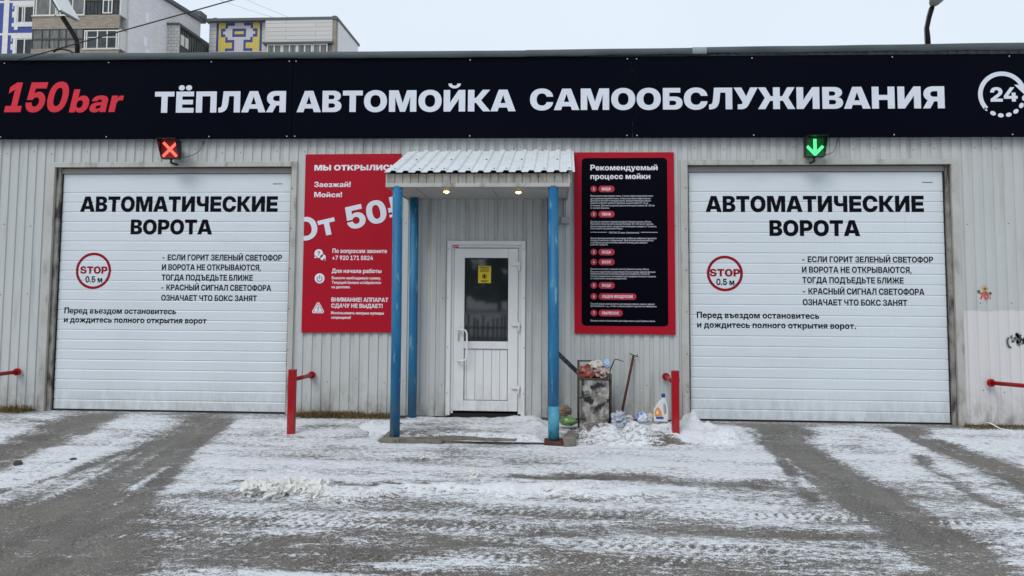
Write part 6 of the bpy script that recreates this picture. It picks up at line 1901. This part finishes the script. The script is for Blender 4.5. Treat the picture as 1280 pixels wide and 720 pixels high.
for k in (0, -1):
    z0 = 21.50 + HS * k
    bm = bmesh.new()
    for i in range(7):
        x = -38.1 + .74 * i + .1 * (i % 2)
        box(bm, x, x + .06, yb - .04, yb + .02, z0 - .1, z0 + 1.76)
    box(bm, -38.1, -33.5, yb - .05, yb + .02, z0 + .85, z0 + .95)
    fr = A('wooden_glazing', bm, 'dark_wood')
    bm = bmesh.new()
    box(bm, -38.1, -33.5, yb + .021, yb + .05, z0, z0 + 1.76)
    obj('pane', bm, 'curtain_glass', fr)
    win(-33.48, -30.46, z0, z0 + 1.62, yb, (.07, .38, .66, .93), 'white_trim', 'flat_glass', E_A, rail=.62)
# balcony column on the end wall
BY0, BY1, BX = 56.2, 63.0, -28.62
parts('balcony_end_wall', [(gx(56) - .1, BX, BY0, BY0 + .25, 10, 25.75), (gx(62) - .1, BX, BY1 - .25, BY1, 10, 25.75)], 'block', E_A)
bm = bmesh.new()
box(bm, gx(56) - .05, BX + .12, BY0 - .12, BY1 + .1, 25.753, 25.95)
A('balcony_roof', bm, 'roof_edge')
for k in range(0, 3):
    z0 = 22.75 - HS * k
    bm = bmesh.new()
    box(bm, BX - .15, BX - .02, BY0 + .253, BY1 - .253, z0, z0 + 1.15)
    for i in range(14):
        y = BY0 + .26 + i * (BY1 - BY0 - .6) / 13
        box(bm, BX - .12, BX - .03, y, y + .07, z0 + 1.153, z0 + 2.84)
    fr = A('balcony_glazing', bm, 'dark_wood')
    bm = bmesh.new()
    box(bm, BX - .20, BX - .155, BY0 + .253, BY1 - .253, z0 + 1.153, z0 + 2.84)
    obj('pane', bm, 'curtain_glass', fr)
    parts('balcony_window', [(BX - .10, BX + .01, BY0 + .5, BY0 + 1.1, z0 + 1.3, z0 + 2.3), (BX - .10, BX + .01, BY0 + 1.3, BY0 + 1.9, z0 + 1.3, z0 + 2.3)], 'white_trim', E_A)
# pale repair patches on the end wall
for y, z, w, h in ((53.1, 25.0, .5, .9), (53.0, 22.8, .5, .8), (53.3, 21.6, .5, 1.0)):
    bm = bmesh.new()
    x = gx(y) + .012
    quad(bm, [(x, y, z), (gx(y + w) + .012, y + w, z), (gx(y + w) + .012, y + w, z + h), (x, y, z + h)])
    A('repair_patch', bm, 'poster_white')

E_C = thing('apartment_building', 'pale apartment block with a yellow and blue mosaic ornament, right of the blue block', 'building', (-22, 66, 0))
CY = 62.0
ZC = 28.05
bm = bmesh.new()
box(bm, -28.53, -15.42, CY, 69.5, -.3, ZC)
obj('wall', bm, 'pale_slab', E_C)
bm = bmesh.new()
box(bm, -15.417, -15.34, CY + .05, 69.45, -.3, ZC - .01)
obj('side_wall', bm, 'white_brick', E_C)  # whiter panel over the wall: the skylight on this side is put into its colour
bm = bmesh.new()
box(bm, -28.75, -15.25, CY - .62, 69.8, ZC + .003, ZC + .26)
box(bm, -28.2, -27.8, CY, CY + .4, ZC + .263, ZC + .55)
box(bm, -15.9, -15.5, CY - .2, CY + .3, ZC + .263, ZC + .5)
obj('roof', bm, 'roof_edge', E_C)
bm = bmesh.new()
tube(bm, [(-18.76, 64, ZC + .2), (-18.76, 64, ZC + 1.1)], .025, 6)
box(bm, -19.0, -18.5, 63.98, 64.02, ZC + .8, ZC + .83)
obj('antenna', bm, 'steel_grey', E_C)
bm = bmesh.new()
box(bm, -22.55, -15.75, CY - .55, CY - .003, 25.80, ZC - .003)
box(bm, -22.55, -22.45, CY - .553, CY - .5, 25.80, ZC - .003)
obj('upper_balcony', bm, 'pale_slab', E_C)
bm = bmesh.new()
box(bm, -22.75, -15.62, CY - .72, CY - .003, 25.63, 25.797)
obj('balcony_canopy', bm, 'roof_edge', E_C)
bm = bmesh.new()
box(bm, -15.745, -15.43, CY - .5, CY - .003, 14, ZC - .003)
obj('corner_pilaster', bm, 'brown_stone', E_C)
for k in range(-2, 1):
    z0 = 23.9 + HS * k
    bm = bmesh.new()
    box(bm, -22.4, -16.2, CY - .50, CY - .003, z0 - 1.15, z0 - .003)
    obj('balcony_parapet', bm, 'pale_slab', E_C)
    for i in range(4):
        a = -22.36 + i * 1.545
        win(a, a + 1.50, z0, z0 + 1.72, CY - .45, (.5,), 'white_trim', 'curtain_glass', E_C, sill=False, fw=.11)
# yellow and blue ornament
ROWS = ['BYYYBBBBGG', 'BYYYBGGGGG', 'BYBBGGGBBB', 'BYBGGGGBYY', 'BYBBGGGBBB', 'BYYYBGGGGG', 'BYYYBBBBGG', 'BYYYYYYBGG', 'BYYYYYYBGG', 'BYYYBBBBGG', 'BYYYBGGGGG', 'BYBBGGGBBB', 'BYBGGGGBYY']
bm = bmesh.new()
x0, cw, ztop, rh = -27.78, .2345, ZC - .03, .289
mi_of = {'B': 0, 'Y': 1, 'G': 2}
for r_, row in enumerate(ROWS):
    full = row + row[::-1]
    for c_, ch in enumerate(full):
        a, b = x0 + c_ * cw, x0 + (c_ + 1) * cw
        z1, z0 = ztop - r_ * rh, ztop - (r_ + 1) * rh
        quad(bm, [(a, CY - .03, z0), (b, CY - .03, z0), (b, CY - .03, z1), (a, CY - .03, z1)], mi_of[ch])
box(bm, x0 - .01, x0 + 20 * cw + .01, CY - .05, CY - .031, 25.03, 25.09, 2)
obj('mosaic_ornament', bm, ['navy_tile', 'yellow_tile', 'lilac_tile'], E_C)

# ------------------------------------------------------------------ the fence across the road that the door glass mirrors
fe = thing('picket_fence', 'low uneven dark picket fence behind the viewer, mirrored in the door glass', 'fence', (6, -13, 0))
bm = bmesh.new()
rs = random.Random(4)
x = -2.0
while x < 16:
    h = .62 + rs.uniform(-.16, .16)
    t = rs.uniform(-.04, .04)
    prism(bm, [(x, -.2), (x + .06, -.2), (x + .06 + t, h), (x + t, h + .03)], -13.02, -13.0)
    x += rs.uniform(.10, .16)
obj('pickets', bm, 'dark_wood', fe)
parts('rail', [(-2, 16, -12.998, -12.95, .05, .11), (-2, 16, -12.998, -12.95, .36, .42)], 'dark_wood', fe)
# dark spruces beyond the fence, seen only as a reflection in the sign and the door glass
bm = bmesh.new()
for k in range(46):
    x, y, h = -40 + k * 2.1 + rs.uniform(-.6, .6), -46 + rs.uniform(-3, 3), rs.uniform(8, 13)
    tube(bm, [(x, y, -.2), (x, y, h * .3)], .16, 6)
    for _ in range(150):
        t = rs.random() ** 1.4
        z = h * (.12 + .86 * t)
        r = (1 - t) * 2.0 + .1
        a = rs.uniform(0, 6.283)
        l = rs.uniform(.5, 1.0) * r
        c = Vector((x + l * math.cos(a) * .5, y + l * math.sin(a) * .5, z))
        e = Vector((x + l * math.cos(a), y + l * math.sin(a), z - .35 * l))
        s = Vector((-math.sin(a), math.cos(a), 0)) * (.25 + .2 * l)
        q = [bm.verts.new(v) for v in (c + Vector((0, 0, .5)), e + s, e - s)]
        bm.faces.new(q)
obj('distant_spruce_wood', bm, mat('spruce_needles', (0.03, 0.045, 0.025), (0.02, 0.03, 0.02), .9, .1), None, loc=(6, -46, 0), kind='stuff')
